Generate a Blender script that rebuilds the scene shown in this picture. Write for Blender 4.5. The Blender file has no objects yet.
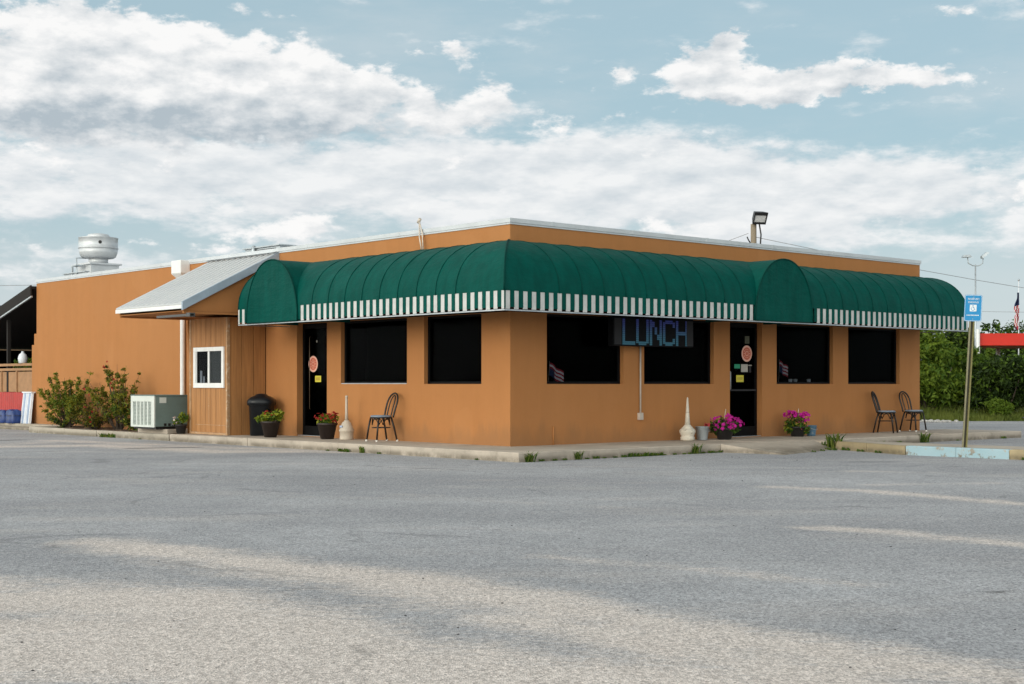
import bpy, bmesh, math, random
import numpy as np
from mathutils import Vector as V, Matrix

rad = math.radians
SC = bpy.context.scene
COL = SC.collection
WORLD = {}                     # world origin of every object that can be a parent

# ---------------------------------------------------------------- frames
# K is the near corner of the building at pavement level. The left-hand front
# runs from K along LD (outward normal LN); the right-hand front along RD (RN).
K = V((-0.03, 24.1, 0.0))
LD, LN = V((-.667, .745, 0)).normalized(), V((-.745, -.667, 0)).normalized()
RD, RN = V((.745, .667, 0)).normalized(), V((.667, -.745, 0)).normalized()
Z = V((0, 0, 1))
def FL(s, p, z): return K + LD * s + LN * p + Z * z
def FR(s, p, z): return K + RD * s + RN * p + Z * z
def FW(x, y, z): return V((x, y, z))
ASPH = -0.15                   # level of the parking lot
HT = 3.8                       # wall height

# ---------------------------------------------------------------- mesh builder
class MB:
    def __init__(s):
        s.v = []; s.f = []; s.m = []; s.sm = []
    def add(s, vs, fs, mi=0, sm=False):
        o = len(s.v)
        s.v += [tuple(v) for v in vs]
        for f in fs:
            s.f.append([o + i for i in f]); s.m.append(mi); s.sm.append(sm)
    def box(s, fr, a, b, mi=0):
        (x0, y0, z0), (x1, y1, z1) = a, b
        vs = [fr(x, y, z) for z in (z0, z1) for (x, y) in ((x0, y0), (x1, y0), (x1, y1), (x0, y1))]
        s.add(vs, [(0, 3, 2, 1), (4, 5, 6, 7), (0, 1, 5, 4), (1, 2, 6, 5), (2, 3, 7, 6), (3, 0, 4, 7)], mi)
    def quad(s, a, b, c, d, mi=0, sm=False):
        s.add([a, b, c, d], [(0, 1, 2, 3)], mi, sm)
    def hexa(s, lo, hi, mi=0):          # two matching loops of points joined into a solid
        n = len(lo)
        s.add(list(lo) + list(hi), [tuple(range(n))[::-1], tuple(range(n, 2 * n))] +
              [(i, (i + 1) % n, n + (i + 1) % n, n + i) for i in range(n)], mi)
    def tube(s, pts, r, n=8, mi=0, caps=True, flat=1.0):
        pts = [V(p) for p in pts]
        rs = r if isinstance(r, (list, tuple)) else [r] * len(pts)
        vs = []; up = None
        for i, p in enumerate(pts):
            t = (pts[min(i + 1, len(pts) - 1)] - pts[max(i - 1, 0)]).normalized()
            if up is None:
                up = V((0, 0, 1)) if abs(t.z) < .9 else V((1, 0, 0))
            a = t.cross(up).normalized(); b = a.cross(t).normalized(); up = b
            for k in range(n):
                q = 2 * math.pi * k / n
                vs.append(p + a * math.cos(q) * rs[i] + b * math.sin(q) * rs[i] * flat)
        fs = []
        for i in range(len(pts) - 1):
            for k in range(n):
                fs.append((i * n + k, i * n + (k + 1) % n, (i + 1) * n + (k + 1) % n, (i + 1) * n + k))
        s.add(vs, fs, mi, True)
        if caps:
            o = len(s.v) - len(vs)
            for base in (0, (len(pts) - 1) * n):
                s.f.append([o + base + k for k in range(n)]); s.m.append(mi); s.sm.append(False)
    def lathe(s, c, prof, n=24, mi=0, ribs=0, ribd=0, sq=0):
        c = V(c); vs = []
        for (r, z) in prof:
            for k in range(n):
                q = 2 * math.pi * k / n
                rr = r * (1 + (ribd * math.cos(ribs * q) if ribs else 0))
                x, y = math.cos(q), math.sin(q)
                if sq:
                    e = (abs(x) ** sq + abs(y) ** sq) ** (-1 / sq); x *= e; y *= e
                vs.append(c + V((rr * x, rr * y, z)))
        fs = []
        for i in range(len(prof) - 1):
            for k in range(n):
                fs.append((i * n + k, i * n + (k + 1) % n, (i + 1) * n + (k + 1) % n, (i + 1) * n + k))
        s.add(vs, fs, mi, True)
        o = len(s.v) - len(vs)
        for base in (0, (len(prof) - 1) * n):
            if prof[base // n][0] > 1e-4:
                s.f.append([o + base + k for k in range(n)]); s.m.append(mi); s.sm.append(False)
    def build(s, name, mats, parent=None, origin=None, bevel=0, recalc=True):
        if not isinstance(mats, (list, tuple)): mats = [mats]
        off = V(origin) if origin is not None else (WORLD[parent.name] if parent else V((0, 0, 0)))
        me = bpy.data.meshes.new(name)
        me.from_pydata([(a - off.x, b - off.y, c - off.z) for a, b, c in s.v], [], s.f)
        for m in mats: me.materials.append(m)
        me.polygons.foreach_set('material_index', s.m)
        me.polygons.foreach_set('use_smooth', s.sm)
        if recalc:
            bm = bmesh.new(); bm.from_mesh(me)
            bmesh.ops.recalc_face_normals(bm, faces=bm.faces[:])
            bm.to_mesh(me); bm.free()
        o = bpy.data.objects.new(name, me)
        COL.objects.link(o)
        if parent: o.parent = parent
        else: o.location = off
        WORLD[o.name] = off
        if bevel:
            b = o.modifiers.new('bevel', 'BEVEL'); b.width = bevel; b.segments = 2
            b.limit_method = 'ANGLE'; b.angle_limit = rad(40)
        return o

def tag(o, label=None, cat=None, group=None, kind=None):
    if label: o['label'] = label
    if cat: o['category'] = cat
    if group: o['group'] = group
    if kind: o['kind'] = kind
    return o
def thing(name, loc, label, cat, group=None):
    o = bpy.data.objects.new(name, None); COL.objects.link(o)
    o.location = loc; o.empty_display_size = .2
    WORLD[o.name] = V(loc)
    return tag(o, label, cat, group)
def copy_tree(o, parent=None):
    c = o.copy(); COL.objects.link(c)
    if parent: c.parent = parent
    for ch in list(o.children): copy_tree(ch, c)
    return c

# ---------------------------------------------------------------- materials
class NT:
    def __init__(s, tree): s.t = tree; s.n = tree.nodes; s.l = tree.links
    def node(s, typ, **kw):
        n = s.n.new(typ)
        for k, v in kw.items(): setattr(n, k, v)
        return n
    def put(s, sock, v):
        if v is None: return
        if hasattr(v, 'is_linked'): s.l.new(v, sock)
        else:
            try: sock.default_value = v
            except TypeError: sock.default_value = (*v, 1)
            except ValueError: sock.default_value = (*v, 1)
    def math(s, op, a, b=None, c=None, clamp=False):
        n = s.node('ShaderNodeMath', operation=op); n.use_clamp = clamp
        s.put(n.inputs[0], a); s.put(n.inputs[1], b); s.put(n.inputs[2], c)
        return n.outputs[0]
    def vmath(s, op, a, b=None, out=0):
        n = s.node('ShaderNodeVectorMath', operation=op)
        s.put(n.inputs[0], a); s.put(n.inputs[1], b)
        return n.outputs[out]
    def mix(s, f, a, b, blend='MIX'):
        n = s.node('ShaderNodeMix', data_type='RGBA', blend_type=blend)
        s.put(n.inputs[0], f); s.put(n.inputs[6], a); s.put(n.inputs[7], b)
        return n.outputs[2]
    def noise(s, vec, scale, detail=3, rough=.55, out=0, lac=2.0):
        n = s.node('ShaderNodeTexNoise'); s.put(n.inputs['Vector'], vec)
        n.inputs['Scale'].default_value = scale; n.inputs['Detail'].default_value = detail
        n.inputs['Roughness'].default_value = rough; n.inputs['Lacunarity'].default_value = lac
        return n.outputs[out]
    def voronoi(s, vec, scale, feature='F1', out=0):
        n = s.node('ShaderNodeTexVoronoi', feature=feature); s.put(n.inputs['Vector'], vec)
        n.inputs['Scale'].default_value = scale
        return n.outputs[out]
    def step(s, v, a, b, lo=0., hi=1.):
        n = s.node('ShaderNodeMapRange', interpolation_type='SMOOTHSTEP')
        s.put(n.inputs[0], v); s.put(n.inputs[1], a); s.put(n.inputs[2], b)
        s.put(n.inputs[3], lo); s.put(n.inputs[4], hi)
        return n.outputs[0]
    def bump(s, h, strength, dist=.01, prev=None):
        n = s.node('ShaderNodeBump'); n.inputs['Strength'].default_value = strength
        n.inputs['Distance'].default_value = dist
        s.put(n.inputs['Height'], h)
        if prev is not None: s.l.new(prev, n.inputs['Normal'])
        return n.outputs[0]
    def scalev(s, v, sc): return s.vmath('MULTIPLY', v, sc)

def new_mat(name):
    m = bpy.data.materials.new(name); m.use_nodes = True
    t = NT(m.node_tree); b = m.node_tree.nodes['Principled BSDF']
    pos = t.node('ShaderNodeNewGeometry').outputs['Position']
    return m, t, b, pos
def c3(c, k=1.): return (c[0] * k, c[1] * k, c[2] * k, 1)
def mat(name, col, rough=.6, metal=0., var=.12, sc=4., det=4, bump=.0, bsc=40., spec=.5, aniso=(1, 1, 1), worn=None, wsc=6., wth=.62):
    m, t, b, pos = new_mat(name)
    p = t.scalev(pos, aniso)
    n = t.noise(p, sc, det, .6)
    f = t.step(n, .3, .7)
    c = t.mix(f, c3(col, 1 - var), c3(col, 1 + var))
    fine = t.noise(pos, sc * 9, 2, .5)
    c = t.mix(.35, c, t.mix(fine, c3(col, 1 - var), c3(col, 1 + var)))
    if worn:
        w = t.step(t.noise(p, wsc, 6, .65), wth, wth + .08)
        c = t.mix(w, c, c3(worn))
    t.put(b.inputs['Base Color'], c)
    r = t.math('MULTIPLY_ADD', n, .25, rough - .12, clamp=True)
    t.put(b.inputs['Roughness'], r)
    b.inputs['Metallic'].default_value = metal
    b.inputs['Specular IOR Level'].default_value = spec
    if bump:
        t.put(b.inputs['Normal'], t.bump(t.noise(pos, bsc, 4, .6), bump, .01))
    return m

MT = {}
def stucco():
    m, t, b, pos = new_mat('orange_stucco')
    streak = t.noise(t.scalev(pos, (2.2, 2.2, .22)), 1.6, 5, .62)
    cloud = t.noise(pos, .55, 4, .6)
    fine = t.noise(pos, 26, 3, .6)
    col = (.440, .190, .066)
    c = t.mix(t.step(streak, .25, .75), c3(col, .955), c3(col, 1.03))
    c = t.mix(t.math('MULTIPLY', t.step(cloud, .4, .65), .35), c, (.435, .200, .078, 1))
    c = t.mix(t.math('MULTIPLY', fine, .25), c, c3(col, .8))
    # splash-back dirt of irregular height along the foot of the wall
    z = t.node('ShaderNodeSeparateXYZ'); t.l.new(pos, z.inputs[0])
    hgt = t.math('MULTIPLY_ADD', t.noise(t.scalev(pos, (1.4, 1.4, .4)), 2.2, 5, .65), .9, -.28)
    d = t.step(t.math('SUBTRACT', z.outputs[2], hgt), .22, -.12)
    c = t.mix(t.math('MULTIPLY', d, .55), c, (.27, .14, .065, 1))
    # rain streaks: narrow, long, of their own shape
    rs = t.step(t.noise(t.scalev(pos, (7, 7, .35)), 1.3, 6, .7), .60, .74)
    rl = t.step(t.noise(t.scalev(pos, (.8, .8, .5)), 1.1, 3, .6), .46, .6)
    c = t.mix(t.math('MULTIPLY', t.math('MULTIPLY', rs, rl), .30), c, (.27, .125, .05, 1))
    mott = t.noise(pos, 2.4, 6, .68)
    c = t.mix(t.math('MULTIPLY', t.step(mott, .45, .7), .28), c, (.39, .165, .055, 1))
    # a few paler repainted patches
    pt = t.step(t.noise(t.scalev(pos, (1, 1, .7)), .9, 2, .4), .62, .66)
    c = t.mix(t.math('MULTIPLY', pt, .14), c, (.52, .25, .10, 1))
    t.put(b.inputs['Base Color'], c)
    b.inputs['Roughness'].default_value = .88
    b.inputs['Specular IOR Level'].default_value = .25
    bp = t.bump(t.noise(pos, 60, 4, .6), .35, .006)
    bp = t.bump(t.noise(pos, 3.0, 3, .5), .18, .03, bp)
    t.put(b.inputs['Normal'], bp)
    return m
MT['stucco'] = stucco()

def siding():
    m, t, b, pos = new_mat('painted_siding')
    streak = t.noise(t.scalev(pos, (9, 9, .5)), 2.0, 5, .65)
    col = (.40, .185, .062)
    c = t.mix(t.step(streak, .3, .72), c3(col, .80), c3(col, 1.12))
    w = t.step(t.noise(t.scalev(pos, (14, 14, 1.3)), 1.5, 6, .7), .68, .75)
    c = t.mix(t.math('MULTIPLY', w, .4), c, (.55, .45, .34, 1))
    t.put(b.inputs['Base Color'], c); b.inputs['Roughness'].default_value = .7
    t.put(b.inputs['Normal'], t.bump(t.noise(t.scalev(pos, (30, 30, 2)), 2, 4, .6), .3, .006))
    return m
MT['siding'] = siding()
MT['trim'] = mat('worn_trim', (.42, .25, .13), .7, var=.25, sc=8, worn=(.50, .38, .27), wsc=9, wth=.55)
MT['stub'] = MT['stucco']

def fabric(name, col, dust):
    m, t, b, pos = new_mat(name)
    st = t.noise(t.scalev(pos, (3, 3, .5)), 1.7, 5, .65)
    c = t.mix(t.step(st, .3, .75), c3(col, .82), c3(col, 1.15))
    d = t.step(t.noise(pos, 1.3, 6, .7), .5, .78)
    c = t.mix(t.math('MULTIPLY', d, .30), c, dust)
    wv = t.noise(t.scalev(pos, (1, 1, 1)), 140, 1, .5)
    c = t.mix(t.math('MULTIPLY', wv, .2), c, c3(col, .65))
    t.put(b.inputs['Base Color'], c)
    b.inputs['Roughness'].default_value = .55
    b.inputs['Specular IOR Level'].default_value = .06
    bp = t.bump(t.noise(t.scalev(pos, (1, 1, 2.2)), 2.6, 4, .6), .45, .06)
    bp = t.bump(wv, .12, .003, bp)
    t.put(b.inputs['Normal'], bp)
    return m
MT['green'] = fabric('green_awning_cloth', (.0008, .070, .056), (.012, .12, .10, 1))
MT['green_dark'] = fabric('green_seam_cloth', (.0008, .045, .036), (.01, .07, .06, 1))
MT['white_cloth'] = mat('white_awning_cloth', (.52, .525, .515), .7, var=.14, sc=5, worn=(.50, .49, .46), wsc=5, wth=.66)
MT['coping'] = mat('white_coping_metal', (.56, .59, .62), .45, .0, var=.10, sc=2, worn=(.45, .46, .46), wsc=7, wth=.7)
MT['roof'] = mat('roof_membrane', (.55, .56, .56), .8, var=.15, sc=1.2)
def metalroof():
    m, t, b, pos = new_mat('pale_blue_metal_roof')
    n = t.noise(pos, 1.4, 5, .6)
    c = t.mix(n, (.49, .505, .52, 1), (.59, .60, .605, 1))
    s = t.step(t.noise(pos, 4, 6, .7), .6, .75)
    c = t.mix(t.math('MULTIPLY', s, .25), c, (.42, .42, .40, 1))
    t.put(b.inputs['Base Color'], c); b.inputs['Roughness'].default_value = .45
    b.inputs['Metallic'].default_value = .15
    return m
MT['metalroof'] = metalroof()
MT['white'] = mat('white_paint', (.78, .79, .78), .45, var=.07, sc=6, worn=(.55, .53, .5), wsc=8, wth=.7)
MT['black'] = mat('black_paint', (.012, .011, .011), .45, var=.3, sc=12)
MT['darkframe'] = mat('dark_window_frame', (.006, .006, .0065), .5, var=.3, sc=8, spec=.08)
MT['room'] = mat('dark_room_paint', (.004, .0035, .003), .95, var=.3, sc=1, spec=.02)
MT['underside_board'] = mat('awning_shade_board', (.008, .007, .006), .9, var=.3, sc=3, spec=.05)  # near-black colour carries the shade under the awning
MT['galv'] = mat('galvanised_metal', (.46, .50, .53), .42, .55, var=.2, sc=7, worn=(.30, .31, .31), wsc=5, wth=.62)
MT['alu'] = mat('spun_aluminium', (.60, .62, .64), .42, .25, var=.10, sc=3, worn=(.42, .43, .44), wsc=6, wth=.66)
MT['acwhite'] = mat('ac_pale_paint', (.62, .66, .62), .5, var=.08, sc=4, worn=(.42, .42, .36), wsc=7, wth=.68)
MT['acgreen'] = mat('ac_grey_green_paint', (.155, .215, .200), .5, var=.15, sc=3, worn=(.22, .22, .19), wsc=5, wth=.66)
MT['binplastic'] = mat('black_bin_plastic', (.006, .008, .011), .36, var=.25, sc=5, bump=.05, spec=.35)
MT['brownpot'] = mat('dark_brown_pot', (.022, .013, .011), .5, var=.3, sc=10)
MT['blackpot'] = mat('black_plastic_pot', (.016, .015, .016), .5, var=.3, sc=10)
MT['beige'] = mat('beige_plastic', (.50, .43, .35), .6, var=.12, sc=8, worn=(.33, .27, .21), wsc=7, wth=.64)
MT['stonewhite'] = mat('weathered_white_stone', (.62, .57, .48), .8, var=.15, sc=12, worn=(.30, .26, .2), wsc=12, wth=.58, bump=.3)
MT['bluebucket'] = mat('blue_grey_bucket', (.10, .20, .30), .5, var=.25, sc=8, worn=(.35, .36, .36), wsc=10, wth=.6)
MT['chair'] = mat('dark_chair_metal', (.016, .011, .009), .4, .2, var=.3, sc=14)
MT['seatpad'] = mat('grey_blue_vinyl', (.22, .27, .34), .5, var=.15, sc=10, worn=(.35, .38, .42), wsc=11, wth=.62)
MT['rubberwhite'] = mat('white_foot_plastic', (.72, .70, .66), .6)
MT['soil'] = mat('dark_soil', (.075, .045, .028), .95, var=.4, sc=9, bump=.6, bsc=50, worn=(.20, .13, .07), wsc=14, wth=.55)
MT['wood'] = mat('weathered_wood', (.26, .21, .15), .85, var=.25, sc=4, aniso=(8, 8, .6), bump=.3)
MT['darkwood'] = mat('dark_stained_wood', (.010, .007, .0055), .85, var=.3, sc=4, aniso=(6, 6, .8))
MT['tan'] = mat('tan_board', (.36, .20, .10), .8, var=.18, sc=5, worn=(.25, .13, .06), wsc=9, wth=.62)
MT['redpanel'] = mat('red_corrugated_panel', (.42, .035, .030), .5, var=.2, sc=5)
MT['bluetarp'] = mat('blue_tarp', (.012, .040, .17), .4, var=.4, sc=7)
MT['whitepanel'] = mat('white_plastic_panel', (.72, .75, .80), .45, var=.08, sc=6)
MT['palestripe'] = mat('pale_blue_stripe', (.36, .45, .62), .5, var=.1, sc=6)
MT['signblue'] = mat('blue_sign_paint', (.015, .26, .56), .4, var=.10, sc=9)
MT['signwhite'] = mat('white_sign_film', (.80, .84, .86), .4, var=.05, sc=9)
MT['olive'] = mat('olive_post_paint', (.19, .17, .060), .5, var=.2, sc=9, worn=(.10, .06, .03), wsc=9, wth=.64)
MT['olivelit'] = mat('olive_post_lit_edge', (.24, .22, .13), .5, var=.2, sc=9)  # paler copy of the post olive, painted as its lit edge
MT['redcanopy'] = mat('red_fascia_paint', (.62, .022, .008), .5, var=.12, sc=.6)
MT['flagred'] = mat('flag_red', (.42, .02, .035), .8)
MT['flagwhite'] = mat('flag_white', (.70, .68, .70), .8)
MT['flagblue'] = mat('flag_blue', (.012, .022, .08), .8)
MT['blueroof'] = mat('dark_blue_roof', (.010, .045, .085), .5)
MT['orangepipe'] = mat('orange_painted_pipe', (.40, .165, .045), .6)
MT['wire'] = mat('black_cable', (.30, .30, .31), .6)
MT['lens'] = mat('floodlight_lens', (.62, .62, .62), .2, var=.2, sc=20)
MT['pink'] = mat('pale_pink_sticker', (.80, .46, .36), .6, var=.05)
MT['salmon'] = mat('red_orange_sticker', (.58, .12, .06), .6, var=.15, sc=30)
MT['yellow'] = mat('yellow_sticker', (.66, .58, .05), .6, var=.06)
MT['stickgreen'] = mat('green_sticker', (.010, .26, .13), .6, var=.15, sc=30)
MT['stickgrey'] = mat('grey_paper', (.42, .40, .36), .8, var=.15, sc=20)
MT['stone'] = mat('pale_gravel_stone', (.52, .50, .47), .9, var=.2, sc=10)
MT['ledbox'] = mat('dark_led_housing', (.004, .0045, .006), .7, var=.2, sc=10, spec=.15)
MT['ledpanel'] = mat('grey_led_panel', (.013, .013, .015), .7, var=.2, sc=40)

def concrete(name, col, blue=False):
    m, t, b, pos = new_mat(name)
    n = t.noise(pos, 1.1, 6, .65)
    c = t.mix(t.step(n, .3, .7), c3(col, .78), c3(col, 1.12))
    c = t.mix(t.math('MULTIPLY', t.step(t.noise(pos, 5, 5, .7), .54, .74), .5), c, c3((.22, .19, .155)))
    c = t.mix(t.math('MULTIPLY', t.noise(pos, 55, 2, .6), .35), c, c3(col, .6))
    z = t.node('ShaderNodeSeparateXYZ'); t.l.new(pos, z.inputs[0])
    # grime splashed up from the asphalt joint, patchy
    g = t.math('MULTIPLY', t.step(z.outputs[2], -.035, -.125), t.step(t.noise(pos, 2.6, 6, .75), .27, .58))
    c = t.mix(t.math('MULTIPLY', g, .7), c, (.10, .085, .06, 1))
    if blue:
        w = t.step(t.noise(pos, 5.5, 6, .75), .54, .62)
        c = t.mix(w, t.mix(n, (.26, .40, .46, 1), (.40, .53, .58, 1)), c)
    t.put(b.inputs['Base Color'], c); b.inputs['Roughness'].default_value = .9
    b.inputs['Specular IOR Level'].default_value = .2
    bp = t.bump(t.noise(pos, 70, 4, .65), .4, .004)
    t.put(b.inputs['Normal'], t.bump(t.noise(pos, 4, 4, .6), .3, .02, bp))
    return m
MT['concrete'] = concrete('pale_concrete', (.50, .435, .365))
MT['curb'] = concrete('kerb_concrete', (.46, .41, .34))
MT['curbyellow'] = concrete('faded_yellow_kerb', (.42, .34, .21))
MT['curbblue'] = concrete('blue_painted_kerb', (.40, .37, .31), True)

def asphalt():
    m, t, b, pos = new_mat('weathered_asphalt')
    du = t.node('ShaderNodeAttribute', attribute_name='dust').outputs['Fac']
    sn = t.node('ShaderNodeAttribute', attribute_name='stain').outputs['Fac']
    far = t.node('ShaderNodeAttribute', attribute_name='field').outputs['Fac']
    big = t.noise(t.scalev(pos, (.5, 1, 1)), .32, 5, .6)
    mid = t.noise(pos, 2.3, 5, .65)
    c = t.mix(t.step(big, .3, .72), (.295, .297, .314, 1), (.425, .426, .444, 1))
    c = t.mix(t.math('MULTIPLY', t.step(mid, .35, .7), .55), c, (.292, .294, .31, 1))
    # loose sand rubbed into the surface, thin at its edges
    brk = t.noise(pos, 1.7, 7, .72)
    brk2 = t.noise(t.scalev(pos, (1, 2.6, 1)), 7, 5, .7)
    e = t.math('ADD', du, t.math('MULTIPLY', t.math('SUBTRACT', brk, .5), 1.1))
    e = t.math('ADD', e, t.math('MULTIPLY', t.math('SUBTRACT', brk2, .5), .95))
    brk3 = t.noise(t.scalev(pos, (.55, 3.2, 1)), 9, 6, .75)
    e = t.math('ADD', e, t.math('MULTIPLY', t.math('SUBTRACT', brk3, .5), .8))
    ds = t.math('MULTIPLY', t.step(e, .22, .95), .94)
    faint = t.math('MULTIPLY', t.step(t.noise(t.scalev(pos, (.35, 1.3, 1)), .8, 6, .65), .5, .75), .30)
    ds = t.math('MAXIMUM', ds, faint)
    c = t.mix(ds, c, t.mix(mid, (.540, .478, .440, 1), (.655, .588, .545, 1)))
    st = t.step(t.math('ADD', sn, t.math('MULTIPLY', t.math('SUBTRACT', brk2, .5), .9)), .35, .8)
    c = t.mix(t.math('MULTIPLY', st, .6), c, (.08, .076, .075, 1))
    # aggregate: every chip its own grey
    chips = t.node('ShaderNodeTexVoronoi', feature='F1'); gpos = t.scalev(pos, (1, .5, 1)); t.l.new(gpos, chips.inputs['Vector']); chips.inputs['Scale'].default_value = 105
    bw = t.node('ShaderNodeSeparateColor'); t.l.new(chips.outputs['Color'], bw.inputs[0])
    k = t.math('MULTIPLY_ADD', bw.outputs[0], .62, .69)
    k2 = t.math('MULTIPLY_ADD', t.noise(gpos, 42, 3, .7), .9, .55)
    k = t.math('MULTIPLY', k, k2)
    pit = t.step(t.noise(gpos, 75, 2, .6), .38, .29)            # open pits between the chips
    k = t.math('MULTIPLY', k, t.math('MULTIPLY_ADD', pit, -.50, 1.03))
    kk = t.node('ShaderNodeCombineXYZ')
    for i in range(3): t.l.new(k, kk.inputs[i])
    c = t.mix(1., c, kk.outputs[0], 'MULTIPLY')
    # hairline cracks, broken up
    wp = t.vmath('ADD', pos, t.scalev(t.noise(pos, 1.2, 4, .6, out=1), (.9, .9, 0)))
    cr = t.voronoi(wp, .33, 'DISTANCE_TO_EDGE')
    crm = t.math('MULTIPLY', t.step(cr, .012, .003), t.step(t.noise(pos, .6, 3, .5), .5, .6))
    c = t.mix(t.math('MULTIPLY', crm, .25), c, (.06, .06, .06, 1))
    # beyond the lot the ground is rough grass
    gr = t.mix(t.noise(pos, .8, 6, .7), (.035, .060, .018, 1), (.11, .12, .05, 1))
    c = t.mix(far, c, gr)
    t.put(b.inputs['Base Color'], c)
    b.inputs['Roughness'].default_value = .93
    b.inputs['Specular IOR Level'].default_value = .18
    bp = t.bump(chips.outputs['Distance'], .45, .008)
    t.put(b.inputs['Normal'], t.bump(t.noise(pos, 9, 5, .7), .25, .02, bp))
    return m
MT['asphalt'] = asphalt()

def leaf(name, c1, c2, tr=.35, sc=5):
    m, t, b, pos = new_mat(name)
    n = t.noise(pos, sc, 3, .6)
    rnd = t.noise(pos, sc * 11, 1, .5)
    c = t.mix(t.step(n, .35, .65), c3(c1), c3(c2))
    c = t.mix(t.math('MULTIPLY', t.step(rnd, .4, .65), .5), c, c3(c2, 1.3))
    t.put(b.inputs['Base Color'], c); b.inputs['Roughness'].default_value = .55
    b.inputs['Specular IOR Level'].default_value = .25
    tl = t.node('ShaderNodeBsdfTranslucent'); t.put(tl.inputs[0], c)
    mx = t.node('ShaderNodeMixShader'); mx.inputs[0].default_value = tr
    t.l.new(b.outputs[0], mx.inputs[1]); t.l.new(tl.outputs[0], mx.inputs[2])
    t.l.new(mx.outputs[0], t.n['Material Output'].inputs['Surface'])
    return m
MT['leaf_lime'] = leaf('yellow_green_leaf', (.095, .155, .016), (.175, .245, .026), sc=1.2)
MT['leaf_mid'] = leaf('mid_green_leaf', (.042, .100, .011), (.108, .175, .021), sc=.9)
MT['leaf_dark'] = leaf('dark_green_leaf', (.014, .032, .007), (.040, .068, .011), sc=1.)
MT['leaf_bush'] = leaf('olive_bush_leaf', (.085, .105, .010), (.28, .265, .028), sc=5)
MT['leaf_rust'] = leaf('rusty_bush_leaf', (.12, .055, .016), (.20, .13, .025), sc=6)
MT['leaf_pot'] = leaf('bright_pot_leaf', (.11, .17, .012), (.32, .34, .03), sc=9)
MT['leaf_green'] = leaf('fresh_green_leaf', (.028, .085, .012), (.075, .15, .02), sc=9)
MT['grass'] = leaf('rough_grass', (.075, .115, .018), (.18, .21, .04), sc=.8)
MT['bark'] = mat('brown_bark', (.075, .055, .04), .9, var=.3, sc=8, aniso=(6, 6, 1), bump=.5)
MT['petal_mag'] = leaf('magenta_petal', (.40, .010, .21), (.60, .025, .35), .3, sc=14)
MT['petal_red'] = leaf('red_petal', (.26, .010, .012), (.40, .03, .022), .3, sc=14)
MT['petal_pink'] = leaf('coral_petal', (.60, .07, .09), (.70, .14, .14), .3, sc=14)
MT['petal_pale'] = leaf('pale_petal', (.55, .45, .42), (.65, .55, .52), .3, sc=14)
MT['petal_violet'] = leaf('violet_petal', (.14, .05, .36), (.25, .10, .50), .3, sc=14)

def tinted_glass():
    m, t, b, pos = new_mat('dark_tinted_glass')
    tr = t.node('ShaderNodeBsdfTransparent'); tr.inputs[0].default_value = (.66, .68, .70, 1)
    gl = t.node('ShaderNodeBsdfGlossy'); gl.inputs['Roughness'].default_value = .06
    gl.inputs[0].default_value = (.55, .6, .62, 1)
    fr = t.node('ShaderNodeFresnel'); fr.inputs['IOR'].default_value = 1.05
    mx = t.node('ShaderNodeMixShader')
    t.l.new(fr.outputs[0], mx.inputs[0]); t.l.new(tr.outputs[0], mx.inputs[1]); t.l.new(gl.outputs[0], mx.inputs[2])
    t.l.new(mx.outputs[0], t.n['Material Output'].inputs['Surface'])
    return m
MT['glass'] = tinted_glass()

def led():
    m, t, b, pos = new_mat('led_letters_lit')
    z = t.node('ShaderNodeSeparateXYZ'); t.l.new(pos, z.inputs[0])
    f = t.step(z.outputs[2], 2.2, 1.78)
    c = t.mix(f, (.005, .007, .046, 1), (.005, .046, .064, 1))      # emission runs from darker blue at top to teal below
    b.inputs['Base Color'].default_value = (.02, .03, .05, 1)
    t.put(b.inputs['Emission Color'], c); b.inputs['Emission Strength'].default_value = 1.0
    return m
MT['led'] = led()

# ================================================================ ground
def seg_mask(pts, X, Y, lines):
    out = np.zeros_like(X)
    for poly, w, k in lines:
        d = np.full_like(X, 1e9)
        for (x0, y0), (x1, y1) in zip(poly[:-1], poly[1:]):
            dx, dy = x1 - x0, y1 - y0
            L2 = dx * dx + dy * dy + 1e-9
            u = np.clip(((X - x0) * dx + (Y - y0) * dy) / L2, 0, 1)
            d = np.minimum(d, np.hypot(X - x0 - u * dx, (Y - y0 - u * dy)))
        out = np.maximum(out, k * np.clip(1 - d / w, 0, 1) ** .8)
    return out

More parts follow.
